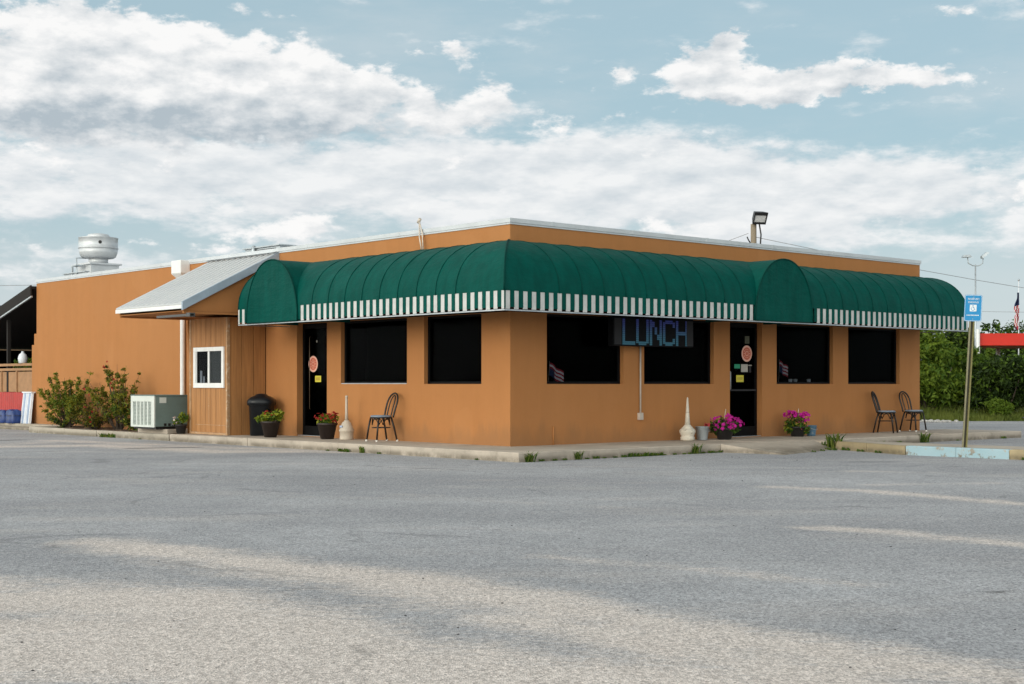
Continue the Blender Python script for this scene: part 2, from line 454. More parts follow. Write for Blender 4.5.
SAND = [   # windblown sand lying on the lot: (polyline in metres, half width, strength)
    ([(-3.14, 10.82), (-1.77, 9.61), (-.7, 8.87), (0, 8.08), (.92, 6.94), (1.67, 6.12), (2.08, 5.77)], .62, 1.0),
    ([(-2.27, 10.0), (-1.15, 9.01), (-.36, 8.27), (.25, 7.55)], .8, .9),
    ([(-4.5, 8.6), (-2.9, 8.5), (-2.0, 8.2)], .7, .8), ([(-.9, 5.6), (.5, 5.5), (1.5, 5.3), (2.4, 5.2)], .7, 1.0),
    ([(-4.2, 7.5), (-2.53, 7.97), (-1.84, 7.89), (-1.0, 6.72), (-.4, 6.23)], 1.0, 1.1),
    ([(-3.4, 6.1), (-1.91, 6.5), (-.9, 6.02), (.1, 5.6), (.9, 5.4)], 1.15, 1.3),
    ([(-3.2, 6.9), (-1.82, 7.14), (-1.19, 6.72)], .7, 1.1),
    ([(.04, 7.29), (.6, 6.72), (1.07, 6.12), (1.38, 5.62)], .65, .95),
    ([(.0, 6.1), (.9, 5.5), (1.6, 5.2)], .6, .9),
    ([(3.09, 16.71), (4.05, 16.08), (5.06, 14.46), (6.5, 12.9)], .42, .85),
    ([(2.59, 11.95), (3.15, 11.55), (3.94, 10.62), (5.2, 9.4)], .40, .85),
    ([(.27, 9.95), (1.1, 9.35), (2.09, 8.56)], .36, .6),
    ([(4.7, 19.78), (5.82, 19.33)], .35, .6), ([(4.29, 17.04), (5.84, 17.38)], .35, .6),
    ([(3.87, 19.78), (4.65, 19.55)], .3, .55), ([(-1.2, 15.5), (1.4, 13.6)], .5, .35),
    ([(-12.5, 26.5), (-8.17, 28.0), (-5.2, 25.4), (-3.89, 25.6)], 1.0, .95),
    ([(-9.77, 30.4), (-6.28, 27.65), (-3.0, 25.2)], .8, .8), ([(-10.16, 28.21), (-9.6, 30.19)], 1.2, .6),
]
STAIN = [
    ([(-7.1, 26.75), (-6.1, 27.15)], .42, 1.05), ([(-11.3, 29.9), (-10.7, 30.8)], .7, .8),
    ([(-8.98, 24.94), (-8.16, 25.68)], .45, .6), ([(-2.4, 21.3), (-1.6, 20.5), (-1.0, 20.3), (-.16, 19.12)], .14, .9), ([(-1.3, 21.6), (-.5, 20.9)], .12, .8), ([(4.2, 21.0), (5.6, 20.4)], .12, .6),
    ([(5.24, 22.06), (5.9, 22.06)], .4, .75), ([(2.74, 8.27), (2.93, 8.27)], .10, 1.1),
    ([(-2.55, 9.25), (-3.3, 9.15)], .5, .45), ([(2.15, 16.23), (.63, 18.7)], .3, .25),
    ([(1.9, 23.0), (3.6, 24.6)], .3, .5), ([(4.3, 23.0), (5.6, 24.4)], .35, .5),
]
def ground():
    xs = np.concatenate([[-2500, -600, -200, -90, -50, -30, -22], np.arange(-17, 17.01, .16), [22, 30, 50, 90, 200, 600, 2500]])
    ys = np.concatenate([[-2500, -600, -200, -60, -20, -5, 2], np.arange(4.4, 14, .10), np.arange(14, 37, .22), [40, 44, 46.2, 46.4, 60, 90, 200, 600, 2500]])
    X, Y = np.meshgrid(xs, ys)
    nx, ny = len(xs), len(ys)
    Zg = np.full_like(X, ASPH)
    v = np.stack([X, Y, Zg], -1).reshape(-1, 3)
    i = np.arange(nx * ny).reshape(ny, nx)
    f = np.stack([i[:-1, :-1], i[:-1, 1:], i[1:, 1:], i[1:, :-1]], -1).reshape(-1, 4)
    me = bpy.data.meshes.new('ground')
    me.from_pydata(v.tolist(), [], f.tolist())
    near = (np.abs(X) < 18) & (Y > 3) & (Y < 38)
    for nm, lines in (('dust', SAND), ('stain', STAIN)):
        d = np.where(near, seg_mask(None, X, Y, lines), 0)
        me.attributes.new(nm, 'FLOAT', 'POINT').data.foreach_set('value', d.ravel().astype(np.float32))
    fld = np.clip(np.maximum((Y - 46.2) / .2, np.maximum((np.abs(X) - 60) / 30, (-Y - 40) / 20)), 0, 1)
    me.attributes.new('field', 'FLOAT', 'POINT').data.foreach_set('value', fld.ravel().astype(np.float32))
    me.materials.append(MT['asphalt'])
    o = bpy.data.objects.new('parking_lot', me); COL.objects.link(o)
    tag(o, kind='structure')
ground()

def slab(mb, fr, s0, s1, p0, p1, z0, z1, mi=0, ch=.014):
    lo = [fr(s0, p0, z0), fr(s1, p0, z0), fr(s1, p1, z0), fr(s0, p1, z0)]
    md = [fr(s0, p0, z1 - ch), fr(s1, p0, z1 - ch), fr(s1, p1, z1 - ch), fr(s0, p1, z1 - ch)]
    g = ch if p1 > p0 else -ch
    hi = [fr(s0 + ch * .4, p0 + g, z1), fr(s1 - ch * .4, p0 + g, z1), fr(s1 - ch * .4, p1 - g, z1), fr(s0 + ch * .4, p1 - g, z1)]
    vs = lo + md + hi
    fs = [(0, 1, 2, 3), (8, 9, 10, 11)]
    for b in (0, 4):
        for k in range(4): fs.append((b + k, b + (k + 1) % 4, b + 4 + (k + 1) % 4, b + 4 + k))
    mb.add(vs, fs, mi)

PL, PR = 1.36, 1.72            # pavement widths along the two fronts
rng = random.Random(5)
mb = MB()
s = 0.0
while s < 9.3:                 # left-hand front
    e = min(s + 1.55, 9.34)
    slab(mb, FL, s + .003, e - .003, -.2, PL + rng.uniform(-.006, .006), -.25, rng.uniform(-.003, .003)); s = e
slab(mb, FR, -PL, -.003, -.003, PR, -.25, .001)        # corner bay
slab(mb, FR, -PL, -.003, -1.6, -.006, -.25, -.001)
s = 0.0
while s < 13.9:
    e = min(s + 1.55, 14.0)
    slab(mb, FR, s + .003, e - .003, -.2, PR + rng.uniform(-.006, .006), -.25, rng.uniform(-.003, .003)); s = e
# ramp from the door walk down to the lot
rz = lambda p: -.002 - .150 * max(0, min(1, (p - PR) / 1.15))
a = [FR(3.45, PR + .004, 0), FR(6.13, PR + .004, 0), FR(5.95, 2.34, ASPH + .012), FR(5.42, 2.52, ASPH + .004), FR(3.62, 3.0, ASPH + .004)]
mb.hexa([V((q.x, q.y, -.3)) for q in a], a)
tag(mb.build('sidewalk', MT['concrete']), kind='structure')

mb = MB()                      # walk that runs out from the door between the parking bays
for pg in ([(6.14, PR + .006), (6.75, PR + .006), (6.64, 2.3), (6.14, 2.3)], [(6.14, 2.305), (6.64, 2.305), (6.45, 4.395), (5.275, 4.395)]):
    mb.hexa([FR(s_, p_, -.25) for s_, p_ in pg], [FR(s_, p_, -.004) for s_, p_ in pg])
p = 4.40
while p < 14:
    e = min(p + 1.5, 14.0)
    slab(mb, FR, 5.272, 6.45, p + .003, e - .003, -.25, -.003 + rng.uniform(-.003, .003)); p = e
tag(mb.build('path', MT['concrete']), kind='structure')
mb = MB()
for u0, u1 in ((0, .5), (.505, 1)):
    q0_, q1_ = (6.13 - .862 * u0, 2.30 + 2.09 * u0), (6.13 - .862 * u1, 2.30 + 2.09 * u1)
    pg = [q0_, q1_, (q1_[0] - .17, q1_[1] - .05 * (1 - u1)), (q0_[0] - .16, q0_[1] - .06 * (1 - u0))]
    mb.hexa([FR(s_, p_, -.25) for s_, p_ in pg], [FR(s_, p_, .002) for s_, p_ in pg])
p = 4.40
for e, mi in ((5.35, 1), (6.3, 1), (7.6, 0), (9.2, 0), (11, 0), (14, 0)):
    slab(mb, FR, 5.10, 5.268, p + .004, e - .004, -.25, .004 + rng.uniform(-.004, .004), mi); p = e
tag(mb.build('path_curb', [MT['curbyellow'], MT['curbblue']]), kind='structure')

mb = MB()                      # kerb of the planting bed and its soil
s = 9.345
while s < 16.4:
    e = min(s + 1.7, 16.5)
    slab(mb, FL, s + .004, e - .004, PL - .16, PL + rng.uniform(0, .02), -.25, rng.uniform(-.012, .004)); s = e
slab(mb, FL, 16.34, 16.5, 0.004, PL - .165, -.25, -.002)
tag(mb.build('bed_curb', MT['curb']), kind='structure')
mb = MB()
n = 30
for i in range(n):
    for j in range(6):
        def q(i, j):
            s = 9.35 + 6.98 * i / n; p = .002 + (PL - .17) * j / 6
            return FL(s, p, -.035 + .03 * math.sin(i * 1.7 + j * 2.1) * (0 < j < 6) + .02 * math.sin(i * .6))
        mb.quad(q(i, j), q(i + 1, j), q(i + 1, j + 1), q(i, j + 1))
tag(mb.build('planting_bed', MT['soil']), kind='structure')
mb = MB(); mb.box(FL, (16.7, -7, -.3), (24, .35, -.012)); mb.box(FL, (16.9, .36, -.3), (24, .75, -.085))
tag(mb.build('porch_step', MT['curb']), kind='structure')
mb = MB(); mb.box(FL, (9.75, .55, -.06), (11.1, 1.18, .085))
tag(mb.build('ac_pad', MT['concrete'], bevel=.012), kind='structure')

# ================================================================ the restaurant
B = thing('restaurant', K, 'tan orange stucco restaurant with green barrel awning wrapped around its near corner', 'restaurant')
SL, SR = 19.2, 12.53
def wall(fr, s0, s1, ops, z0=-.2, z1=HT, t=.3):
    mb = MB()
    ss = sorted({s0, s1} | {o[0] for o in ops} | {o[1] for o in ops})
    zz = sorted({z0, z1} | {o[2] for o in ops} | {o[3] for o in ops})
    for a, b in zip(ss[:-1], ss[1:]):
        for c, d in zip(zz[:-1], zz[1:]):
            if any(o[0] <= a and b <= o[1] and o[2] <= c and d <= o[3] for o in ops): continue
            mb.quad(fr(a, 0, c), fr(b, 0, c), fr(b, 0, d), fr(a, 0, d), 0)
            mb.quad(fr(a, -t, c), fr(b, -t, c), fr(b, -t, d), fr(a, -t, d), 1)
    for (a, b, c, d) in ops:
     for p0, p1, mi in ((0, -.142, 0), (-.142, -t, 1)):
        mb.quad(fr(a, p0, c), fr(b, p0, c), fr(b, p1, c), fr(a, p1, c), mi)
        mb.quad(fr(a, p0, d), fr(b, p0, d), fr(b, p1, d), fr(a, p1, d), mi)
        mb.quad(fr(a, p0, c), fr(a, p0, d), fr(a, p1, d), fr(a, p1, c), mi)
        mb.quad(fr(b, p0, c), fr(b, p0, d), fr(b, p1, d), fr(b, p1, c), mi)
    return mb.build('wall', [MT['stucco'], MT['room']], B, recalc=False)
WL = [(2.86, 4.97), (.75, 2.35)]
WR = [(.85, 2.77), (3.32, 5.30), (7.27, 9.20), (9.75, 11.71)]
WZ = (1.06, 2.286)
DL, DR = (5.45, 6.52), (5.79, 6.80)
wall(FL, 0, SL, [(*w, *WZ) for w in WL] + [(*DL, .012, 2.286)])
wall(FR, 0, SR, [(*w, *WZ) for w in WR] + [(*DR, .012, 2.286)])
def FB(a, b, z): return K + RD * a + LD * b + Z * z
wall(lambda s, p, z: FB(SR + p, s, z), 0, SL, [])
wall(lambda s, p, z: FB(s, SL + p, z), 0, SR, [])
mb = MB()
for z in (.004, 2.9):
    mb.quad(FB(.2, .2, z), FB(12.3, .2, z), FB(12.3, 19, z), FB(.2, 19, z))
mb.box(FB, (.29, 4.5, .01), (12.2, 4.56, 2.89))
mb.build('interior', MT['room'], B)
mb = MB(); mb.box(FB, (.28, .28, 3.40), (12.25, 18.92, 3.47)); mb.build('roof', MT['roof'], B)
mb = MB()
ov = .025
mb.box(FB, (-ov, -ov, HT + .002), (.32, SL + ov, HT + .075))
mb.box(FB, (.322, -ov, HT + .002), (SR + ov, .32, HT + .075))
mb.box(FB, (SR - .32, .322, HT + .002), (SR + ov, SL + ov, HT + .075))
mb.box(FB, (.322, SL - .32, HT + .002), (SR - .322, SL + ov, HT + .075))
mb.box(FB, (-.014, -.014, HT - .03), (-.001, SL, HT + .001)); mb.box(FB, (0, -.014, HT - .03), (SR, -.001, HT + .001))
for k in range(1, 6):          # lapped joints of the coping
    mb.box(FB, (k * 2.05 - 1.1, -ov - .004, HT + .004), (k * 2.05 - 1.04, .30, HT + .079))
    mb.box(FB, (-ov - .004, k * 3.05, HT + .004), (.30, k * 3.05 + .06, HT + .079))
mb.build('coping', MT['coping'], B)

def window(fr, a, b, sill):
    mb = MB(); c, d = WZ
    for (s0, s1, z0, z1) in ((a, a + .045, c, d), (b - .045, b, c, d), (a + .046, b - .046, c, c + .045), (a + .046, b - .046, d - .045, d)):
        mb.box(fr, (s0 + .001, -.14, z0 + .001), (s1 - .001, -.085, z1 - .001))
    w = mb.build('window', MT['darkframe'], B)
    mb = MB(); mb.box(fr, (a + .046, -.118, c + .046), (b - .046, -.112, d - .046)); mb.build('pane', MT['glass'], w)
    if sill:
        mb = MB(); mb.box(fr, (a + .02, -.084, c + .001), (b - .004, -.004, c + .016)); mb.build('sill', MT['galv'], w)
for i, w in enumerate(WL): window(FL, *w, i == 0)
for w in WR: window(FR, *w, False)

def disc(mb, fr, s, z, p, r, mi, n=28, r0=0, dp=.002):
    ring = [(math.cos(2 * math.pi * k / n), math.sin(2 * math.pi * k / n)) for k in range(n)]
    if r0:
        vs = [fr(s + r * x, p, z + r * y) for x, y in ring] + [fr(s + r0 * x, p, z + r0 * y) for x, y in ring]
        mb.add(vs, [(k, (k + 1) % n, n + (k + 1) % n, n + k) for k in range(n)], mi)
    else:
        mb.add([fr(s + r * x, p, z + r * y) for x, y in ring], [tuple(range(n))], mi)
def door(fr, a, b, d, sgn, oval_s, oval_z):
    mb = MB(); z0, z1 = .012, 2.286
    for (s0, s1, c, e) in ((a, a + .06, z0, z1), (b - .06, b, z0, z1), (a + .061, b - .061, z0, z0 + .20), (a + .061, b - .061, z1 - .1, z1)):
        mb.box(fr, (s0 + .001, -d - .05, c + .001), (s1 - .001, -d, e - .001))
    dr = mb.build('door', MT['darkframe'], B)
    mb = MB(); mb.box(fr, (a + .061, -d - .03, z0 + .2), (b - .061, -d - .024, z1 - .1)); mb.build('pane', MT['glass'], dr)
    mb = MB(); mb.box(fr, (a + .002, -d - .06, .0125), (b - .002, -.02, .022)); mb.build('threshold', MT['galv'], dr)
    p = -d - .020
    def st(f, m, name='sticker'):
        mb = MB(); f(mb); mb.build(name, m, dr)
    def oval(mb):
        disc(mb, fr, oval_s, oval_z, p, .165, 0, r0=.125)
        disc(mb, fr, oval_s, oval_z, p + .001, .126, 1)
        for k in range(10):     # pale marks printed round the badge
            q = 2 * math.pi * k / 10
            disc(mb, fr, oval_s + .085 * math.cos(q), oval_z + .085 * math.sin(q), p + .003, .012, 0, 8)
        disc(mb, fr, oval_s, oval_z, p + .003, .05, 0, r0=.036)
    st(oval, [MT['pink'], MT['salmon']])
    return dr, p, st
def rect(fr, s0, s1, z0, z1, p, mi=0):
    return lambda mb: mb.quad(fr(s0, p, z0), fr(s1, p, z0), fr(s1, p, z1), fr(s0, p, z1), mi)
dr, p, st = door(FL, *DL, .14, 1, 6.17, 1.465)
st(rect(FL, 5.89, 6.10, 1.10, 1.225, p), MT['yellow'])
st(rect(FL, 5.93, 6.07, 1.13, 1.195, p + .001), mat('worn_sticker_print', (.45, .33, .04), .7, var=.3, sc=60))
st(rect(FL, 6.02, 6.06, 1.90, 1.94, p), MT['stickgrey'])
mb = MB(); mb.tube([FL(6.21, -.125, .55), FL(6.21, -.10, .56), FL(6.21, -.10, 2.0), FL(6.21, -.125, 2.02)], .008, 6)
mb.build('handle', mat('dull_bronze', (.10, .075, .05), .4, .6), dr)
dr, p, st = door(FR, *DR, .13, 1, 6.50, 1.67)
st(rect(FR, 6.17, 6.40, 1.10, 1.235, p), MT['yellow'])
st(rect(FR, 6.20, 6.37, 1.135, 1.2, p + .001), MT['worn_p'] if 'worn_p' in MT else mat('worn_sticker_mark', (.48, .40, .05), .7, var=.3, sc=60))
st(rect(FR, 6.11, 6.29, 1.37, 1.455, p), MT['stickgreen'])
st(rect(FR, 6.32, 6.53, 1.30, 1.455, p), MT['stickgrey'])
st(rect(FR, 6.56, 6.64, 1.29, 1.42, p), MT['ledpanel'])
st(rect(FR, 6.55, 6.66, 1.425, 1.445, p), MT['stickgrey'])
st(rect(FR, 6.44, 6.58, 1.87, 2.02, p), mat('faded_olive_notice', (.10, .105, .07), .8, var=.3, sc=30))
mb = MB()
mb.tube([FR(5.90, -.11, .95), FR(5.90, -.075, .96), FR(5.90, -.075, 1.30), FR(5.90, -.11, 1.31)], .011, 6); mb.build('handle', MT['galv'], dr)
mb = MB(); mb.box(FR, (5.86, -.128, .92), (6.74, -.10, .955)); mb.build('push_bar', MT['ledpanel'], dr)

# ---- barrel awning: one cloth canopy mitred round the corner
AP, AZ0, AH = 1.20, 2.535, .945
NPROF = 14
prof = []
for k in range(NPROF + 1):
    q = math.pi / 2 * k / NPROF
    prof.append((AP * math.cos(q) ** (2 / 2.15), AZ0 + AH * math.sin(q) ** (2 / 2.15)))
mb = MB(); seamlist = []
for fr, end, gap in ((FL, 6.80, (4.6, 6.5)), (FR, 12.56, (5.0, 6.87))):
    nrib = int(round(end / .53)); ribs = [end * k / nrib for k in range(nrib + 1)]
    cols = []; seams = MB(); seamlist.append(seams)
    for j in range(5):                                   # mitre bay
        u = j / 5
        cols.append(([(-p) * (1 - u) for p, z in prof], .25 * math.sin(math.pi * u)))
    for a, b in zip(ribs[:-1], ribs[1:]):
        for j in range(5):
            u = j / 5
            cols.append(([a + (b - a) * u] * len(prof), math.sin(math.pi * u)))
    cols.append(([end] * len(prof), 0))
    vs = []
    for ci, (ss, sag) in enumerate(cols):
        for k, (p, z) in enumerate(prof):
            q = math.pi / 2 * k / NPROF
            d = .005 * sag * math.sin(2 * q) ** 1.3 if 0 < k < NPROF else 0
            d += .0025 * math.sin(ci * .9 + k * 1.3) * math.sin(2 * q)
            vs.append(fr(ss[k], p - d * math.cos(q), z - d * math.sin(q)))
    m = len(prof); fs = []
    for i in range(len(cols) - 1):
        for k in range(m - 1):
            fs.append((i * m + k, (i + 1) * m + k, (i + 1) * m + k + 1, i * m + k + 1))
    mb.add(vs, fs, 0, True)
    mb.add([fr(end, p, z) for p, z in prof] + [fr(end, 0, AZ0)], [tuple(range(m + 1))], 0)
    for a in ribs:
        if gap[0] < a < gap[1]: continue
        seams.tube([fr(a, p + .004 * math.cos(math.pi / 2 * k / NPROF), z + .001) for k, (p, z) in enumerate(prof)], .0075, 6)
seams = MB(); seamlist.append(seams)
seams.tube([FL(-p - .002, p + .002, z + .004) for p, z in prof], .016, 6)
AW = mb.build('awning', MT['green'], B, recalc=False)
for seams in seamlist: seams.build('piping', MT['green_dark'], AW)
mb = MB()
per = .190
for fr, end, gap in ((FL, 6.80, (4.66, 6.44)), (FR, 12.56, (5.06, 6.81))):
    s = -AP + .004; i = 0
    if fr is FR: mb.box(FR, (s, AP - .006, AZ0 - .27), (s + .026, AP + .003, AZ0 + .004), 0); s += .026
    while s < end:
        w = (per * .32 if fr is FL and i == 0 else per * (.5 if i % 2 else .5)) + rng.uniform(-.004, .004)
        e = min(s + w, end)
        a, b = s, e
        if not (b > gap[0] and a < gap[1]):
            j = rng.uniform(-.004, .004)
            zb = AZ0 - .29 + (.028 if i % 2 else 0) + rng.uniform(0, .008)
            mb.box(fr, (a, AP - .006, zb), (b, AP + (.003 if i % 2 else .001), AZ0 + .004), 1 if i % 2 == 0 else 0)
        s = e; i += 1
    mb.box(fr, (-AP if fr is FL else -AP + .02, AP - .01, AZ0 + .0045), (gap[0], AP + .004, AZ0 + .012), 0)
    mb.box(fr, (gap[1], AP - .01, AZ0 + .0045), (end, AP + .004, AZ0 + .012), 0)
mb.build('valance', [MT['green'], MT['white_cloth']], AW)
mb = MB()
mb.box(FL, (-AP - .004, AP - .022, 2.222), (6.80, AP + .004, 2.242)); mb.box(FR, (-AP + .026, AP - .022, 2.222), (12.56, AP + .004, 2.242))
for fr, s in ((FL, 6.78), (FR, 12.54)): mb.box(fr, (s, .001, 2.224), (s + .018, AP - .023, 2.240))
mb.build('frame_bar', MT['galv'], AW)
mb = MB()  # added dark board that stands in for the shade beneath the awning
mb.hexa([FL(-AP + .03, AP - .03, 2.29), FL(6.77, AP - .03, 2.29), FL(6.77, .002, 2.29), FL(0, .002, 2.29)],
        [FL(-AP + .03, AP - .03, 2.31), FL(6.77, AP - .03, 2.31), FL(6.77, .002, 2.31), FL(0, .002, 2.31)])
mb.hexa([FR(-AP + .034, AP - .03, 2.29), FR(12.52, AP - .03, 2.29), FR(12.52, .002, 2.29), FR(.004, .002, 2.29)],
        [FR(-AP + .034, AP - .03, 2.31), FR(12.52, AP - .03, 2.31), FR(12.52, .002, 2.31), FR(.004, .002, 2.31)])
mb.build('underside_board', MT['underside_board'], AW)
for fr, a, b, ztop in ((FL, 4.65, 6.45, 3.455), (FR, 5.05, 6.82, 3.44)):
    c, h = (a + b) / 2, (b - a) / 2; z0 = 2.252; H2 = ztop - z0
    n = 28; arch = []
    for k in range(n + 1):
        q = math.pi * k / n
        x = abs(math.cos(q)) ** (2 / 2.15) * (1 if math.cos(q) > 0 else -1); y = math.sin(q) ** (2 / 2.15)
        arch.append((c + h * x, z0 + H2 * y))
    mb = MB()
    lay = [AP + .022 - j * (AP + .015) / 6 for j in range(7)]
    vs = [fr(s, p, z) for p in lay for s, z in arch]
    fs = [(j * (n + 1) + k, j * (n + 1) + k + 1, (j + 1) * (n + 1) + k + 1, (j + 1) * (n + 1) + k) for j in range(6) for k in range(n)]
    mb.add(vs, fs, 0, True)
    # gently slack front cloth
    rings = 6; vs = []
    for r in range(rings + 1):
        u = 1 - r / rings
        for s_, z_ in arch:
            zz = z0 + .0 + (z_ - z0) * u; sx = c + (s_ - c) * u
            vs.append(fr(sx, AP + .022 - .012 * math.sin(math.pi * u) + .004 * math.sin(sx * 9 + zz * 5) * (0 < u < 1), zz))
    fs = [(j * (n + 1) + k, j * (n + 1) + k + 1, (j + 1) * (n + 1) + k + 1, (j + 1) * (n + 1) + k) for j in range(rings) for k in range(n)]
    mb.add(vs, fs, 0, True)
    ec = mb.build('entrance_canopy', MT['green'], B, recalc=False)
    mb = MB(); mb.tube([fr(s, AP + .02, z) for s, z in arch], .016, 6)
    mb.tube([fr(a, AP + .02, z0 + .002), fr(b, AP + .02, z0 + .002)], .013, 6); mb.build('piping', MT['green_dark'], ec)

# ---- siding bump-out with the serving window
a0, a1, pa, za = 7.68, 9.22, .93, 2.44
ww = (7.79, 9.03, .98, 1.83)
mb = MB()
mb.box(FL, (a0 + .022, .002, .002), (a1 - .022, pa - .024, za), 1)
def boards(mk, lo, hi, z0, z1, step):
    x = lo
    while x < hi - .02:
        e = min(x + step, hi); mk(x + .006, e - .006, z0, z1); x = e
bf = lambda x, e, c, d: mb.box(FL, (x, pa - .022, c), (e, pa, d), 0)
boards(bf, a0 + .05, a1 - .05, .05, ww[2] - .004, .205); boards(bf, a0 + .05, a1 - .05, ww[3] + .004, za - .004, .205)
bf(a0 + .05, ww[0] - .004, ww[2], ww[3]); bf(ww[1] + .004, a1 - .05, ww[2], ww[3])
boards(lambda x, e, c, d: mb.box(FL, (a0, x, c), (a0 + .02, e, d), 0), .02, pa - .06, .002, za - .004, .29)
boards(lambda x, e, c, d: mb.box(FL, (a1 - .02, x, c), (a1, e, d), 0), .02, pa - .06, .002, za - .004, .29)
BO = mb.build('siding_bay', [MT['siding'], MT['darkwood']], B)
mb = MB()
mb.box(FL, (a0 - .008, pa - .055, .004), (a0 + .045, pa + .008, za - .006)); mb.box(FL, (a1 - .045, pa - .055, .004), (a1 + .008, pa + .008, za - .006))
mb.box(FL, (a0 + .05, pa - .02, .004), (a1 - .05, pa + .006, .048)); mb.box(FL, (a0 + .06, pa + .001, .20), (a1 - .25, pa + .006, .212))
mb.box(FL, (8.42, pa + .001, .25), (8.432, pa + .004, .78))
mb.build('corner_trim', MT['trim'], BO)
mb = MB(); x0, x1, z0, z1 = ww
for q in ((x0, x1, z0, z0 + .10), (x0, x1, z1 - .085, z1), (x0, x0 + .085, z0 + .101, z1 - .086), (x1 - .085, x1, z0 + .101, z1 - .086)):
    mb.box(FL, (q[0], pa - .015, q[2]), (q[1], pa + .028, q[3]))
xm = (x0 + x1) / 2
mb.box(FL, (xm - .03, pa - .01, z0 + .101), (xm + .03, pa + .02, z1 - .086))
mb.box(FL, (x0 + .086, pa - .008, z0 + .101), (x0 + .11, pa + .012, z1 - .086)); mb.box(FL, (x1 - .11, pa - .008, z0 + .101), (x1 - .086, pa + .012, z1 - .086))
sw = mb.build('sliding_window', MT['white'], B)
for u0, u1, p in ((x0 + .11, xm - .03, .0), (xm + .03, x1 - .11, -.006)):
    mb = MB(); mb.box(FL, (u0, pa + p - .004, z0 + .101), (u1, pa + p, z1 - .086)); mb.build('pane', MT['glass'], sw)
mb = MB(); mb.box(FL, (x0 + .112, pa - .022, z0 + .102), (xm - .032, pa - .018, z1 - .09)); mb.build('screen', mat('grey_insect_screen', (.20, .20, .19), .8, var=.2, sc=30), sw)
mb = MB(); mb.box(FL, (xm + .32, pa - .022, z0 + .102), (xm + .40, pa - .012, z0 + .36)); mb.box(FL, (xm + .22, pa - .022, z0 + .102), (xm + .27, pa - .012, z0 + .24)); mb.build('counter_papers', MT['whitepanel'], sw)

# ---- lean-to roof over the bay
q0, q1, zr, ze, wd = 7.22, 10.08, 3.765, 2.66, 2.20
zs = lambda p: zr + (ze - zr) * p / wd
mb = MB()
mb.hexa([FL(q0, .003, zr - .03), FL(q1, .003, zr - .03), FL(q1, wd, ze - .03), FL(q0, wd, ze - .03)],
        [FL(q0, .003, zr), FL(q1, .003, zr), FL(q1, wd, ze), FL(q0, wd, ze)])
x = q0 + .09
while x < q1 - .04:
    mb.hexa([FL(x, .01, zr + .001), FL(x + .07, .01, zr + .001), FL(x + .07, wd - .002, ze + .001), FL(x, wd - .002, ze + .001)],
            [FL(x + .02, .01, zr + .02), FL(x + .05, .01, zr + .02), FL(x + .05, wd - .002, ze + .02), FL(x + .02, wd - .002, ze + .02)])
    x += .228
RF = mb.build('shed_roof', MT['metalroof'], B)
mb = MB()
mb.hexa([FL(q0 - .05, .003, zr - .13), FL(q0 - .002, .003, zr - .13), FL(q0 - .002, wd + .03, ze - .145), FL(q0 - .05, wd + .03, ze - .145)],
        [FL(q0 - .05, .003, zr + .028), FL(q0 - .002, .003, zr + .028), FL(q0 - .002, wd + .03, ze + .025), FL(q0 - .05, wd + .03, ze + .025)])
mb.build('rake_trim', mat('grey_blue_trim_metal', (.36, .44, .53), .45, .2, var=.12, sc=4), RF)
mb = MB()
mb.box(FL, (q0, wd - .02, ze - .11), (q1, wd + .012, ze - .035)); mb.build('fascia', MT['white'], RF)
mb = MB()
mb.box(FL, (q0 - .05, -.01, zr + .024), (q1 + .02, .10, HT + .002)); mb.build('flashing', MT['coping'], RF)
mb = MB()
for sx in (q0 + .06, q1 - .10):
    mb.hexa([FL(sx, .004, 2.46), FL(sx, wd - .05, 2.46), FL(sx, wd - .05, zs(wd - .05) - .034), FL(sx, .004, zr - .034)],
            [FL(sx + .04, .004, 2.46), FL(sx + .04, wd - .05, 2.46), FL(sx + .04, wd - .05, zs(wd - .05) - .034), FL(sx + .04, .004, zr - .034)])
mb.build('gable', MT['stucco'], RF)
mb = MB(); mb.box(FL, (q0 + .06, .004, 2.50), (q1 - .06, wd - .05, 2.515)); mb.build('underside_board', MT['stucco'], RF)
mb = MB(); mb.box(FL, (6.98, wd - .12, 2.395), (8.35, wd - .03, 2.44)); mb.box(FL, (6.98, wd - .14, 2.385), (7.12, wd - .02, 2.46)); mb.build('track', mat('dull_grey_track', (.10, .10, .10), .5, .3), RF)

# ---- scupper, downspouts, conduit and rooftop bracket
mb = MB()
mb.hexa([FL(11.0, .002, 3.42), FL(11.2, .002, 3.42), FL(11.2, .12, 3.42), FL(11.0, .12, 3.42)],
        [FL(10.88, .002, 3.56), FL(11.32, .002, 3.56), FL(11.32, .24, 3.56), FL(10.88, .24, 3.56)])
mb.box(FL, (10.88, .002, 3.561), (11.32, .24, 3.86))
mb.build('scupper', MT['white'], B, bevel=.012)
mb = MB(); mb.tube([FL(11.10, .07, 3.43), FL(11.10, .07, .12), FL(11.10, .16, .03)], .055, 10); mb.build('downspout', MT['white'], B)
mb = MB(); mb.tube([FL(9.36, .86, 2.44), FL(9.36, .86, .0)], .045, 10); mb.build('downspout', MT['orangepipe'], B)
mb = MB(); mb.tube([FR(3.19, .03, 1.76), FR(3.19, .03, .52)], .017, 8); mb.box(FR, (3.14, .002, .40), (3.24, .06, .53))
mb.build('conduit', mat('pale_conduit', (.50, .44, .38), .5, var=.15, sc=8), B)
mb = MB()
mb.tube([FL(2.47, .02, 4.04), FL(2.33, .06, 3.80), FL(2.25, .10, 3.47)], .013, 6); mb.tube([FL(2.47, .02, 4.04), FL(2.36, .10, 3.72), FL(2.27, .12, 3.47)], .013, 6)
mb.tube([FL(2.50, .02, 4.0), FL(2.44, .02, 4.07)], .03, 8)
mb.build('bracket', mat('pale_bracket_metal', (.62, .54, .46), .5, .2, var=.2, sc=9), B)
